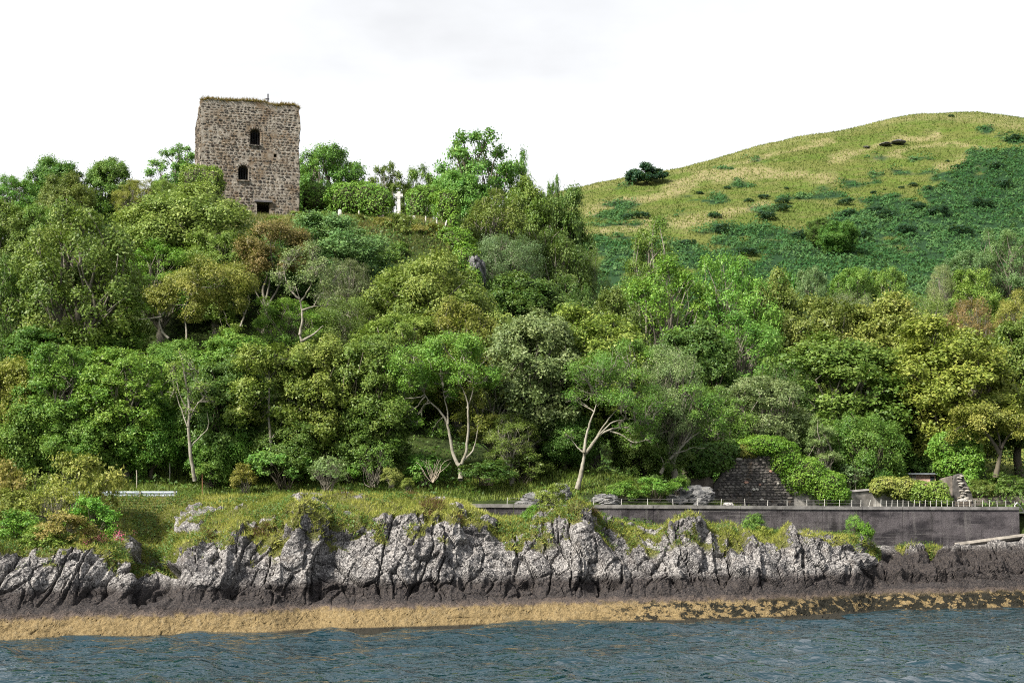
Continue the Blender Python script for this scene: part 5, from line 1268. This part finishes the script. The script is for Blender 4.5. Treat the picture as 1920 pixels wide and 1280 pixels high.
for u, v0, v1, Y, lb, cl in [(256, 881, 902, 104, 'short pale wooden post in the grass behind the crash barrier', (0.30, 0.27, 0.22)), (318, 868, 892, 105.5, 'pale birch like stake at the wood edge left of the half dead tree', (0.32, 0.30, 0.25)), (379, 888, 912, 103, 'thin rusty fence stake right of the half dead tree', (0.20, 0.10, 0.05))]:
    p1, p0 = P(u, v0, Y), P(u, v1, Y); z0 = min(p0.z, gz(p0.x, Y)) - 0.2
    o = link('stake', MB().tube([(0, 0, 0), (0.02, 0, (p1.z - z0) * 0.6), (0, 0, p1.z - z0)], [0.06 if cl[0] > 0.4 else 0.035] * 3, 7).build('stake', [simple('stake_wood', cl, 0.9)]), None, None, (p0.x, Y, z0)); tag(o, lb, 'stake')

# ---- ruined cottage, garden walls, shed
CA = dict(a=(0.040, 0.037, 0.040), b=(0.110, 0.098, 0.093), c3=(0.240, 0.215, 0.190))
C_ST = stone_material('cottage_stone', **CA, lichen=(0.30, 0.28, 0.25)); C_STJ = stone_material('cottage_stone_small', **CA, lichen=(0.30, 0.28, 0.25), perobj=False)
DMORT = simple('dark_mortar', (0.065, 0.060, 0.055), 0.95, 4.0, 0.4, 18, 0.8)
RENDER = simple('stained_render', (0.24, 0.225, 0.205), 0.92, 1.2, 0.55, 9, 0.5)
YC = 116.0; sC = YC / F
cott = empty('ruined_cottage', (P(1410, 960, YC).x, YC, P(0, 962, YC).z), 'roofless ruined cottage gable of dark rubble stone above the sea wall', 'ruin')
cx, cz = cott.location.x, cott.location.z
def cpt(u, v, dy=0.0): q_ = P(u, v, YC); return (q_.x - cx, dy, q_.z - cz)
outl = [(1338, 964), (1338, 908), (1350, 893), (1362, 868), (1366, 857), (1402, 857), (1430, 846), (1462, 856), (1480, 880), (1488, 905), (1488, 964)]
def slab(outl, y0, y1, mats, f=cpt, name='gable_wall'):
    n = len(outl); V = [f(u, v, y0) for u, v in outl] + [f(u, v, y1) for u, v in outl]; j = np.arange(n)
    b = bmesh.new(); vs = [b.verts.new(v) for v in V]
    b.faces.new(vs[:n]); b.faces.new(vs[n:][::-1])
    for i in range(n): k = (i + 1) % n; b.faces.new((vs[k], vs[i], vs[n + i], vs[n + k]))
    bmesh.ops.recalc_face_normals(b, faces=b.faces)
    me = bpy.data.meshes.new(name); b.to_mesh(me); b.free()
    for m_ in mats: me.materials.append(m_)
    return me
gw = link('gable_wall', slab(outl, 0, 0.7, [DMORT]), cott)
def in_poly(u, v, poly):
    c_ = False; j = len(poly) - 1
    for i in range(len(poly)):
        (ua, va), (ub, vb) = poly[i], poly[j]
        if (va > v) != (vb > v) and u < (ub - ua) * (v - va) / (vb - va) + ua: c_ = not c_
        j = i
    return c_
def ok_c(a, z, w, h):
    u = 960 + (a + cx) * F / YC; v = VH - (z + cz - H0) * F / YC
    return all(in_poly(u + du, v + dv, outl) for du in (-w / sC / 2.3, w / sC / 2.3) for dv in (-h / sC / 2.3, h / sC / 2.3))
rsC = np.random.RandomState(9)
a0, a1 = cpt(1336, 0)[0], cpt(1490, 0)[0]
stc = rubble(a0, a1, 0.0, 5.2, (0.12, 0.30), (0.20, 0.60), rsC, ok_c)
lib_c = stone_meshes(10, [C_ST], 500)
lay_stones(gw, stc, (0, 0.0, 0), 0.0, lib_c, 0.13, C_STJ, 280, rsC)
PALE = simple('pale_field_stone', (0.50, 0.47, 0.42), 0.9, 4, 0.2); PINK = simple('pink_field_stone', (0.48, 0.28, 0.21), 0.9, 4, 0.2)
pl = stone_meshes(3, [PALE], 540); pk = stone_meshes(2, [PINK], 550)
for u, v, w_, h_, k in [(1413, 917, 0.30, 0.26, 0), (1420, 917, 0.26, 0.24, 0), (1445, 883, 0.28, 0.22, 1), (1399, 904, 0.38, 0.24, 1), (1432, 902, 0.24, 0.20, 0), (1459, 906, 0.22, 0.22, 0), (1371, 857, 0.40, 0.24, 0), (1385, 860, 0.72, 0.22, 0), (1428, 936, 0.36, 0.2, 0), (1425, 908, 0.2, 0.18, 1)]:
    lb = (pk if k else pl); x, y, z = cpt(u, v); o = link('stone', lb[int(u) % len(lb)][3], gw, None, (x, -0.035, z)); o.scale = (w_, 0.16, h_)
link('side_wall', slab([(1476, 964), (1478, 918), (1500, 916), (1592, 918), (1594, 964)], 0.05, 0.6, [RENDER], name='side_wall'), cott)
link('left_wall', slab([(1295, 945), (1298, 897), (1330, 893), (1339, 900), (1339, 945)], 0.3, 0.9, [WALLST], name='left_wall'), cott)
link('roof_bank', slab([(1405, 862), (1420, 838), (1462, 838), (1492, 872), (1540, 898), (1585, 925), (1585, 945), (1430, 945)], 0.72, 4.6, [simple('collapsed_roof', (0.07, 0.06, 0.045), 0.95)], name='roof_bank'), cott)
ivy('ivy_cover', 'bright ivy draped over the ruined cottage roof and down its right side', [blob(1432, 836, 116.9, 44, 19, 2.0, 2.4), blob(1470, 862, 116.6, 30, 34, 1.6, 2.4), blob(1505, 892, 116.4, 40, 36, 1.5, 2.4), blob(1548, 912, 116.2, 36, 30, 1.3, 2.6), blob(1575, 928, 116.0, 20, 18, 1.0, 2.4), blob(1395, 836, 117.2, 22, 12, 1.4, 2.2)], 24000, 'LG', 0.13, 21)
ivy('ivy_cover', 'brownish dry creeper patch on top of the gable', [blob(1400, 846, 116.1, 26, 13, 0.5, 2.4)], 1100, 'GO', 0.15, 22)
ivy('ivy_cover', 'dark green ivy mass left of the ruined gable', [blob(1330, 858, 115.6, 42, 26, 1.3, 2.5), blob(1312, 876, 115.4, 26, 20, 1.0, 2.4), blob(1360, 842, 116.2, 30, 16, 1.2, 2.3)], 6500, 'DG', 0.18, 23)
wall_run('garden_wall', 'grey garden wall with a flat coping right of the creeper covered cottage', [(1588, 924, 962, 117.5), (1646, 919, 962, 118.5)], 0.5, RENDER)
link('coping', MB().tube([P(1590, 922.5, 117.6) - P(1588, 962, 117.5), P(1646, 918, 118.6) - P(1588, 962, 117.5)], 0.16, 4).build('coping', [COPE]), C.objects[-1].parent if C.objects[-1].parent else None)
wall_run('garden_wall', 'rendered garden wall half hidden by the yellow green creeper hedge', [(1640, 915, 966, 117.0), (1776, 914, 962, 117.4)], 0.5, RENDER)
ivy('ivy_cover', 'yellow green creeper heaped over the garden wall left of the pink shed', [blob(1662, 908, 116.8, 26, 14, 0.9, 2.3), blob(1690, 915, 116.8, 28, 20, 0.9, 2.4), blob(1645, 915, 116.7, 14, 14, 0.7, 2.3)], 3600, 'YE', 0.16, 24)
ivy('ivy_cover', 'green creeper heaped over the garden wall below the pink shed', [blob(1722, 922, 116.7, 24, 20, 0.9, 2.4), blob(1755, 925, 116.6, 22, 22, 0.9, 2.4), blob(1770, 938, 116.4, 14, 12, 0.7, 2.3)], 3600, 'GY', 0.16, 25)
# stepped stone ruin end
YR = 117.0; ru = empty('stone_ruin', (P(1800, 955, YR).x, YR, P(0, 955, YR).z), 'stepped triangular end of a ruined stone wall at the right', 'ruin')
rx, rz_ = ru.location.x, ru.location.z
def rpt(u, v, dy=0.0): q_ = P(u, v, YR); return (q_.x - rx, dy, q_.z - rz_)
ol2 = [(1788, 955), (1788, 900), (1793, 890), (1804, 887), (1812, 905), (1822, 925), (1828, 955)]
link('wall_body', slab(ol2, 0, 0.8, [DMORT], rpt, 'wall_body'), ru)
link('return_wall', slab([(1766, 955), (1768, 897), (1788, 892), (1788, 955)], 0.35, 0.9, [WALLST], rpt, 'return_wall'), ru)
def ok_r(a, z, w, h):
    u = 960 + (a + rx) * F / YR; v = VH - (z + rz_ - H0) * F / YR
    return all(in_poly(u + du, v, [(p_[0] + (2 if p_[0] > 1800 else -1), p_[1]) for p_ in ol2]) for du in (-w / sC / 2.4, w / sC / 2.4))
R_ST = stone_material('ruin_stone', (0.10, 0.09, 0.085), (0.22, 0.20, 0.18), (0.38, 0.35, 0.31)); lib_r = stone_meshes(6, [R_ST], 600)
lay_stones(ru, rubble(rpt(1787, 0)[0], rpt(1830, 0)[0], 0, 3.2, (0.18, 0.24), (0.3, 0.6), rsC, ok_r), (0, 0, 0), 0, lib_r, 0.22, R_ST, 200, rsC)
ivy('ivy_bush', 'big block shaped bright green ivy clad tree stump at the right', [blob(1790, 835, 124, 42, 26, 1.8, 3.4), blob(1800, 868, 123.6, 40, 26, 1.7, 3.0), blob(1818, 905, 122, 16, 26, 0.9, 2.6)], 10500, 'G', 0.19, 26, 'ivy')
wall_run('low_stone_wall', 'low mossy stone wall at the right edge behind the fence', [(1826, 934, 962, 119.5), (1880, 931, 962, 119.8), (1935, 929, 962, 120)], 0.5, WALLST)
# pink shed
YS = 128.0; b0 = P(1704, 905, YS); sS = YS / F
shd = empty('garden_shed', (b0.x, YS, gz(b0.x, YS)), 'small pink walled shed with a flat grey roof behind the creeper', 'shed')
hS = P(0, 889, YS).z - shd.location.z; wS = 50 * sS
PK = simple('pink_render', (0.52, 0.34, 0.28), 0.9, 2.0, 0.12)
link('wall', MB().box((wS / 2, 1.2, hS / 2 - 0.2), (wS, 2.4, hS + 0.4)).build('wall', [PK]), shd)
link('roof', MB().box((wS / 2 + 0.05, 1.15, hS + 0.06), (wS + 0.5, 2.9, 0.12)).build('roof', [simple('roofing_felt', (0.16, 0.18, 0.20), 0.9)]), shd)
DK = simple('dark_timber', (0.09, 0.075, 0.06), 0.9)
dr = link('door', MB().box((0.33, -0.03, hS - 0.75), (0.62, 0.05, 1.4)).build('door', [DK]), shd)
for k in range(3): link('board', MB().box((0.12 + k * 0.21, -0.065, hS - 0.75), (0.17, 0.02, 1.36)).build('board', [simple('grey_board', (0.20, 0.18, 0.155), 0.9)]), dr)
link('window', MB().box((wS - 0.30, -0.03, hS - 0.50), (0.36, 0.05, 0.7)).build('window', [simple('window_glass', (0.02, 0.025, 0.03), 0.1)]), shd)
# bench and handrail by the end of the wall
bb = P(1808, 958, 114); bn_ = empty('bench', (bb.x, 114, gz(bb.x, 114)), 'dark wooden bench in front of the low stone wall', 'bench')
bz = bn_.location.z; ts = P(0, 941, 114).z - bz
for k in range(3): link('slat', MB().box((0, -0.15 + k * 0.15, ts - 0.42), (1.3, 0.12, 0.05)).build('slat', [DK]), bn_)
for k in range(2): link('backrest', MB().box((0, 0.28, ts - 0.24 + k * 0.2), (1.3, 0.04, 0.13)).build('backrest', [DK]), bn_)
for s_ in (-1, 1):
    for yy in (-0.18, 0.25): link('leg', MB().box((s_ * 0.55, yy, (ts - 0.45) / 2), (0.07, 0.07, ts - 0.45)).build('leg', [DK]), bn_)
hr = P(1908, 958, 109.9); pth = [P(1901, 962, 109.9), P(1903, 946, 109.9), P(1907, 942, 110), P(1913, 948, 110.4), P(1919, 958, 110.8), P(1930, 960, 111.2)]
tag(link('handrail', MB().tube([q_ - hr for q_ in pth], 0.05, 6).build('handrail', [WHITE]), None, None, hr), 'white bent handrail at the right end of the sea wall', 'handrail')
fp = P(1872 + 29, 858, 150); tag(link('field_post', MB().tube([(0, 0, -0.4), (0, 0, 0.8), (0.02, 0, 1.25)], [0.07, 0.065, 0.05], 6).build('post', [DK]), None, None, (fp.x, 150, gz(fp.x, 150))), 'dark fence post standing in the bright field at the right edge', 'post')

# ---- boulders
def boulder(u, v, Y, wpx, hpx, label, seed, matb, dy=0.8, zoff=0.0):
    s = Y / F; b = bmesh.new(); bmesh.ops.create_icosphere(b, subdivisions=5, radius=1.0)
    c_ = np.array([x.co[:] for x in b.verts]); w1_, id1 = worley(c_[:, 0] * 1.7 + c_[:, 1] + seed, c_[:, 2] * 1.9 + c_[:, 1] * 0.7, seed)
    d = 1 + 0.26 * fbm(c_[:, 0] * 1.4 + seed, c_[:, 1] * 1.4, c_[:, 2] * 1.4, 4, seed) + 0.34 * (id1 - 0.5) - 0.10 * sstep(0.14, 0, w1_) + 0.05 * fbm(c_[:, 0] * 7, c_[:, 1] * 7, c_[:, 2] * 7, 2, seed)
    c_ = c_ * d[:, None] * np.array([wpx * s / 2, dy, hpx * s / 2])
    for x, y in zip(b.verts, c_): x.co = y
    me = bpy.data.meshes.new('boulder'); b.to_mesh(me); b.free(); me.materials.append(matb)
    q_ = P(u, v, Y); return tag(link('boulder', me, None, None, (q_.x, q_.y, q_.z + zoff)), label, 'rock', 'rocks beside the road')
m, nt, out = mat('boulder_rock'); g = NT(nt); p = g.pos()
n1 = g.noise(2.4, 5, 0.65, p); n2 = g.noise(9.0, 4, 0.7, p)
c = g.mix(g.step(n1, 0.34, 0.66), (0.065, 0.066, 0.070), (0.200, 0.196, 0.190)); c = g.mix(g.m('MULTIPLY', g.step(n2, 0.56, 0.66), 0.7), c, (0.045, 0.045, 0.045)); c = g.mix(g.m('MULTIPLY', g.step(n1, 0.60, 0.70), 0.5), c, (0.16, 0.15, 0.06))
principled(g, out, c, 0.9, n2, 0.9, 0.08, 0.2); BOUL = m
PALEB = simple('pale_quartz', (0.34, 0.325, 0.31), 0.85, 3, 0.25, 8, 0.8)
for a in [(1012, 934, 103, 66, 34, 'broken grey rocks on the bank above the left sea wall', 1, BOUL), (1050, 926, 103.4, 44, 36, 'taller grey rock right of the broken rocks on the roadside bank', 2, BOUL), (985, 944, 102.6, 40, 16, 'low pale rock on the verge just above the left sea wall', 3, BOUL),
          (1135, 938, 103.4, 58, 26, 'grey roadside rock below the bright bramble heap', 4, BOUL), (1300, 930, 106, 78, 44, 'big rounded grey boulder beside the road left of the ruin', 5, BOUL), (1268, 940, 105.6, 40, 24, 'smaller grey rock leaning on the big rounded boulder', 6, BOUL), (1365, 946, 106.6, 17, 10, 'small white rock at the foot of the gable', 7, PALEB),
          (1852, 852, 140, 22, 14, 'pale boulder at the edge of the bright field', 8, PALEB), (1805, 938, 115.5, 14, 7, 'small white stone on the grass by the stepped ruin', 9, PALEB), (1684, 266, 391, 26, 7, 'largest of the grey rocks cropping out high on the grassy hill', 10, BOUL, 1.6), (1660, 270, 390, 20, 5, 'lower grey rock next to the largest outcrop on the hill', 11, BOUL, 1.3), (1625, 276, 388, 12, 4, 'small grey rock left of the outcrop high on the hill', 14, BOUL, 0.9)]:
    boulder(*a)
boulder(893, 508, 146.6, 34, 62, 'black and white rocky crag showing at the edge of the bluff', 12, BOUL, 1.8)['group'] = 'crag'
for u, v, Y, w_, lb in [(1635, 1066, 100, 20, 'pale rounded boulder in the gully of the beach'), (1610, 1088, 98, 14, 'small orange tinged boulder at the beach gully'), (1345, 1110, 93, 12, 'small brown boulder on the dark tide line'), (1680, 1104, 99, 14, 'pale stone above the wrack covered ledge')]:
    boulder(u, v, Y, w_, w_ * 0.7, lb, int(u), PALEB if 'pale' in lb else simple('brown_stone', (0.30, 0.19, 0.12), 0.9), 0.3)

# ================================================================ STUFF: grass, undergrowth, bracken
def blades(c, n, length, width, rs, lean=0.5):
    """thin bent grass blades (two triangles each)"""
    N = len(c); L = (length * rs.uniform(0.5, 1.4, N))[:, None]
    d = unit(n + rs.normal(size=(N, 3)) * lean + np.array([0, 0, 0.55])); s_ = unit(np.cross(d, rs.normal(size=(N, 3)))) * (width * rs.uniform(0.6, 1.4, N))[:, None]
    tip = c + d * L; tip[:, 2] -= (L[:, 0] * rs.uniform(0.0, 0.35, N)); mid = c + d * L * 0.55
    v = np.stack([c - s_ * 0.6, c + s_ * 0.6, tip], 1).reshape(-1, 3)
    return v, np.arange(3 * N).reshape(-1, 3)
def stuff(name, v, f, t, col, label, mt=None):
    nt_ = np.concatenate([t] * len(f)) if isinstance(f, list) else t
    o = link(name, mesh_np(name, v, f, [mt or LEAF], False, {'tint': ('FACE', nt_)}), None, col)
    return tag(o, label, kind='stuff')
rs = np.random.RandomState(77)
# turf of the cliff
dA = np.linalg.norm(np.cross(np.gradient(Pc, axis=0), np.gradient(Pc, axis=1)), axis=2)
def pick(wt, n): w_ = (wt * dA).ravel(); return rs.choice(w_.size, n, p=w_ / w_.sum())
inside = ((UU > -60) & (UU < 1990)).astype(float)
i = pick(np.clip(turf - 0.4, 0, 1) * inside, 85000)
c = Pc.reshape(-1, 3)[i] + rs.normal(size=(len(i), 3)) * 0.03; n = Nf.reshape(-1, 3)[i]
v, f = blades(c, n, 0.30, 0.035, rs)
t = np.clip(0.5 + 0.5 * fbm(c[:, 0] / 1.6, c[:, 1] / 1.6, c[:, 2] / 1.2, 3, 97) + rs.normal(size=len(c)) * 0.15, 0, 1)
stuff('cliff_grass', v, f, t, (0.235, 0.260, 0.046), 'yellow green grass on the cliff tops')
# low leafy plants in patches between the grass
pm = np.clip(turf - 0.4, 0, 1) * inside * sstep(0.02, 0.25, fbm(RX / 2.2, RY / 2.2, RZ / 2, 3, 121) + 0.35 * sstep(420, 200, UU))
i = pick(pm, 34000); c = Pc.reshape(-1, 3)[i] + Nf.reshape(-1, 3)[i] * rs.uniform(0.05, 0.42, len(i))[:, None] + rs.normal(size=(len(i), 3)) * 0.05
v, f = leaf_quads(c, unit(Nf.reshape(-1, 3)[i] + rs.normal(size=(len(i), 3)) * 0.6 + np.array([0, 0, 0.4])), 0.12, 0.7, rs)
stuff('cliff_undergrowth', v, f, np.clip(rs.normal(0.42, 0.2, len(i)), 0, 1), (0.066, 0.128, 0.022), 'leafy green brambles in patches on the cliff turf')
# dry heather tufts
pm = np.clip(turf - 0.3, 0, 1) * inside * np.maximum.reduce([sstep(1, 0.3, np.hypot((UU - a) / ra, (RV - b) / rb)) for a, b, ra, rb in ((810, 948, 30, 10), (1108, 968, 14, 14), (650, 935, 20, 8), (490, 995, 30, 8), (770, 930, 16, 8), (860, 975, 18, 10), (395, 1005, 20, 7))])
i = pick(pm + 1e-9, 5000); c = Pc.reshape(-1, 3)[i] + Nf.reshape(-1, 3)[i] * rs.uniform(0.0, 0.22, len(i))[:, None]
v, f = blades(c, Nf.reshape(-1, 3)[i], 0.22, 0.03, rs, 0.8)
stuff('heather_tufts', v, f, rs.uniform(0, 0.6, len(c)), (0.100, 0.045, 0.025), 'dry red brown heather tufts at the cliff edge')
# pink valerian by the near slab
pm = inside * np.maximum.reduce([sstep(1, 0.2, np.hypot((UU - a) / ra, (RV - b) / rb)) for a, b, ra, rb in ((185, 1026, 24, 9), (222, 1026, 16, 8), (160, 1032, 14, 5), (253, 1006, 9, 5))])
i = pick(pm + 1e-12, 700); c = Pc.reshape(-1, 3)[i] + np.array([0, -0.1, 0.25]) + rs.normal(size=(len(i), 3)) * np.array([0.06, 0.06, 0.12])
v, f = leaf_quads(c, unit(rs.normal(size=c.shape) + np.array([0, -0.6, 0.6])), 0.06, 0.9, rs)
PINKM = simple('valerian_pink', (0.34, 0.07, 0.13), 0.8)
o = link('pink_flowers', mesh_np('pink_flowers', v, f, [PINKM])); tag(o, 'pink valerian flowers among the rocks above the near slab', kind='stuff')
# verge along the road and the terrace of the castle
def scatter(n, xr, yr, keep=None):
    x = rs.uniform(*xr, n); y = rs.uniform(*yr, n)
    if keep is not None: k = keep(x, y); x, y = x[k], y[k]
    return np.stack([x, y, ground_z(x, y)], 1)
ryl = np.array(rp)
def off_road(x, y): return (np.abs(y - np.interp(x, ryl[:, 0], ryl[:, 1])) > 1.6) & (y > yedge(x) + 0.5) & (np.abs(x) < 0.375 * y)
c = scatter(125000, (-46, 46), (96.6, 112), lambda x, y: off_road(x, y) & ((x < 14) | (rs.rand(len(x)) < 0.3)))
v, f = blades(c, np.array([[0, 0, 1.0]]) + 0 * c, 0.42, 0.042, rs)
stuff('verge_grass', v, f, np.clip(0.4 + 0.5 * fbm(c[:, 0] / 2.5, c[:, 1] / 2.5, 0, 3, 131) + rs.normal(size=len(c)) * 0.15, 0, 1), (0.150, 0.205, 0.034), 'long green grass on the road verge and bank')
c = scatter(40000, (-44, 0), (145, 172), lambda x, y: (np.abs(x) < 0.375 * y) & ~((np.abs(x + 30.3) < 6.2) & (y > 163.5)))
v, f = blades(c, np.array([[0, 0, 1.0]]) + 0 * c, 0.55, 0.06, rs)
stuff('terrace_grass', v, f, np.clip(0.5 + 0.6 * fbm(c[:, 0] / 2.5, c[:, 1] / 2.5, 0, 3, 133) + rs.normal(size=len(c)) * 0.15, 0, 1), (0.150, 0.155, 0.040), 'rough dry grass on the castle terrace and bluff edge')
# grass on the tower's broken top
gx_ = rs.uniform(-TW / 2 + 0.05, TW / 2 - 0.05, 5200); gy_ = np.abs(rs.normal(0, 0.8, 5200)) + 0.02
zt_ = ZT - ZB + 0.08 * np.sin(gx_ * 0.9 + 1.2) - np.where((gx_ > 1.9) & (gx_ < 3.4), 0.20, 0) - np.where(gx_ > 5.2, 0.25, 0) - np.where(gx_ < -TW / 2 + 0.6, 0.25, 0) - 0.03
lp = np.stack([gx_, gy_, zt_ + ZB], 1); ct_, st_ = math.cos(rzT), math.sin(rzT)
c = np.stack([lp[:, 0] * ct_ - lp[:, 1] * st_ + tc.x, lp[:, 0] * st_ + lp[:, 1] * ct_ + tc.y, lp[:, 2]], 1)
v, f = blades(c, np.array([[0.2, -0.5, 0.6]]) + 0 * c, 0.55, 0.07, rs, 0.7)
stuff('tower_grass', v, f, rs.uniform(0.2, 0.9, len(c)), (0.185, 0.130, 0.040), 'dry grass growing along the broken tower top')
# forest floor and bluff undergrowth
c = scatter(110000, (-75, 60), (103.5, 178), lambda x, y: (np.abs(x) < 0.40 * y) & off_road(x, y) & ~((np.abs(x + 30.3) < 7.0) & (y > 162)) & ((y < 150) | (x > 0) | (x < -38)) & ~((x > 13) & (x < 38) & (y < 118.6)))
h_ = np.maximum(0, fbm(c[:, 0] / 3.0, c[:, 1] / 3.0, 0, 3, 141) + 0.15) * 2.2
c[:, 2] += h_ * rs.uniform(0.55, 1.0, len(c)) + rs.uniform(0, 0.25, len(c))
v, f = leaf_quads(c, unit(rs.normal(size=c.shape) * 0.6 + np.array([0, -0.35, 0.8])), 0.24, 0.7, rs)
stuff('undergrowth', v, f, np.clip(0.4 + 0.5 * fbm(c[:, 0] / 4, c[:, 1] / 4, 0, 2, 143) + rs.normal(size=len(c)) * 0.16, 0, 1), (0.070, 0.135, 0.022), 'green undergrowth covering the slope between the trees')
# bracken and gorse mass of the hill
x = rs.uniform(4, 205, 440000); y = rs.uniform(200, 436, 440000); k = (x < 0.45 * y) & (x > 0.0 * y); x, y = x[k], y[k]; z = ground_z(x, y)
br, stw, fl, fr_ = hill_masks(x, y, z)
k = br > rs.uniform(0.1, 0.95, len(br)); kk = np.where(k)[0][:7000]
cen_ = np.stack([x[kk], y[kk], z[kk]], 1); rc = rs.uniform(0.55, 1.5, len(kk)) * (1 + 0.7 * np.maximum(0, fbm(cen_[:, 0] / 14, cen_[:, 1] / 14, 0, 2, 151)))
nl = 19; idx = np.repeat(np.arange(len(kk)), nl)
d_ = rs.normal(size=(len(idx), 3)); d_[:, 2] = np.abs(d_[:, 2]); d_ = unit(d_ + np.array([0, -0.15, 0.15]))
c = cen_[idx] + d_ * (rc[idx] * rs.uniform(0.75, 1.08, len(idx)))[:, None] * np.array([1.15, 1.15, 0.95]); c[:, 2] -= 0.15
v, f = leaf_quads(c, unit(d_ + rs.normal(size=c.shape) * 0.35), 0.55, 0.62, rs)
tc_ = 0.38 + 0.35 * fbm(cen_[:, 0] / 14, cen_[:, 1] / 14, 0, 3, 153) + rs.normal(size=len(kk)) * 0.16
stuff('bracken', v, f, np.clip(tc_[idx] + rs.normal(size=len(c)) * 0.12, 0, 1), (0.050, 0.116, 0.038), 'dense dark green bracken and scrub covering the lower hillside', DULL)
kk = np.where((br < 0.35) & (fl < 0.3))[0][:66000]
c = np.stack([x[kk], y[kk], z[kk]], 1); v, f = blades(c, np.array([[0, 0, 1.0]]) + 0 * c, 0.55, 0.20, rs, 0.6)
ts_ = np.clip(0.45 + 0.5 * fbm(c[:, 0] / 12, c[:, 1] / 16, 0, 3, 157) + 0.6 * stw[kk] + rs.normal(size=len(c)) * 0.15, 0, 1)
stuff('hill_grass', v, f, ts_, (0.102, 0.132, 0.034), 'pale tussocky grass on the upper hillside', DULL)
# bare twig fan on the verge
rt = np.random.RandomState(3); w = MB(); b0 = np.array(P(812, 905, 102.4))
for k in range(16):
    e = np.array(P(812 + rt.uniform(-38, 36), 858 + abs(rt.normal(0, 10)), 102.4 + rt.uniform(-0.5, 0.5))); w.tube(bend(np.zeros(3), e - b0, rt, 6, 0.06, 0.05), np.linspace(0.022, 0.006, 6), 4)
tw = empty('dead_bush', Vector(b0), 'fan of bare pale twigs on the road verge', 'dead bush'); link('stems', w.build('stems', [BARK], True), tw, (0.50, 0.42, 0.33))

if __name__ == '__main__':
    import os
    if os.environ.get('TREE_LOG'):
        pass
        open('/workdir/tris.txt', 'w').write(str(sum(len(me.loops) - 2 * len(me.polygons) for me in bpy.data.meshes)) + '\n' + '\n'.join(f'{me.name} {len(me.polygons)}' for me in sorted(bpy.data.meshes, key=lambda m_: -len(m_.polygons))[:40]))
        open('/workdir/trees.txt', 'w').write('\n'.join(map(str, PLACED)))
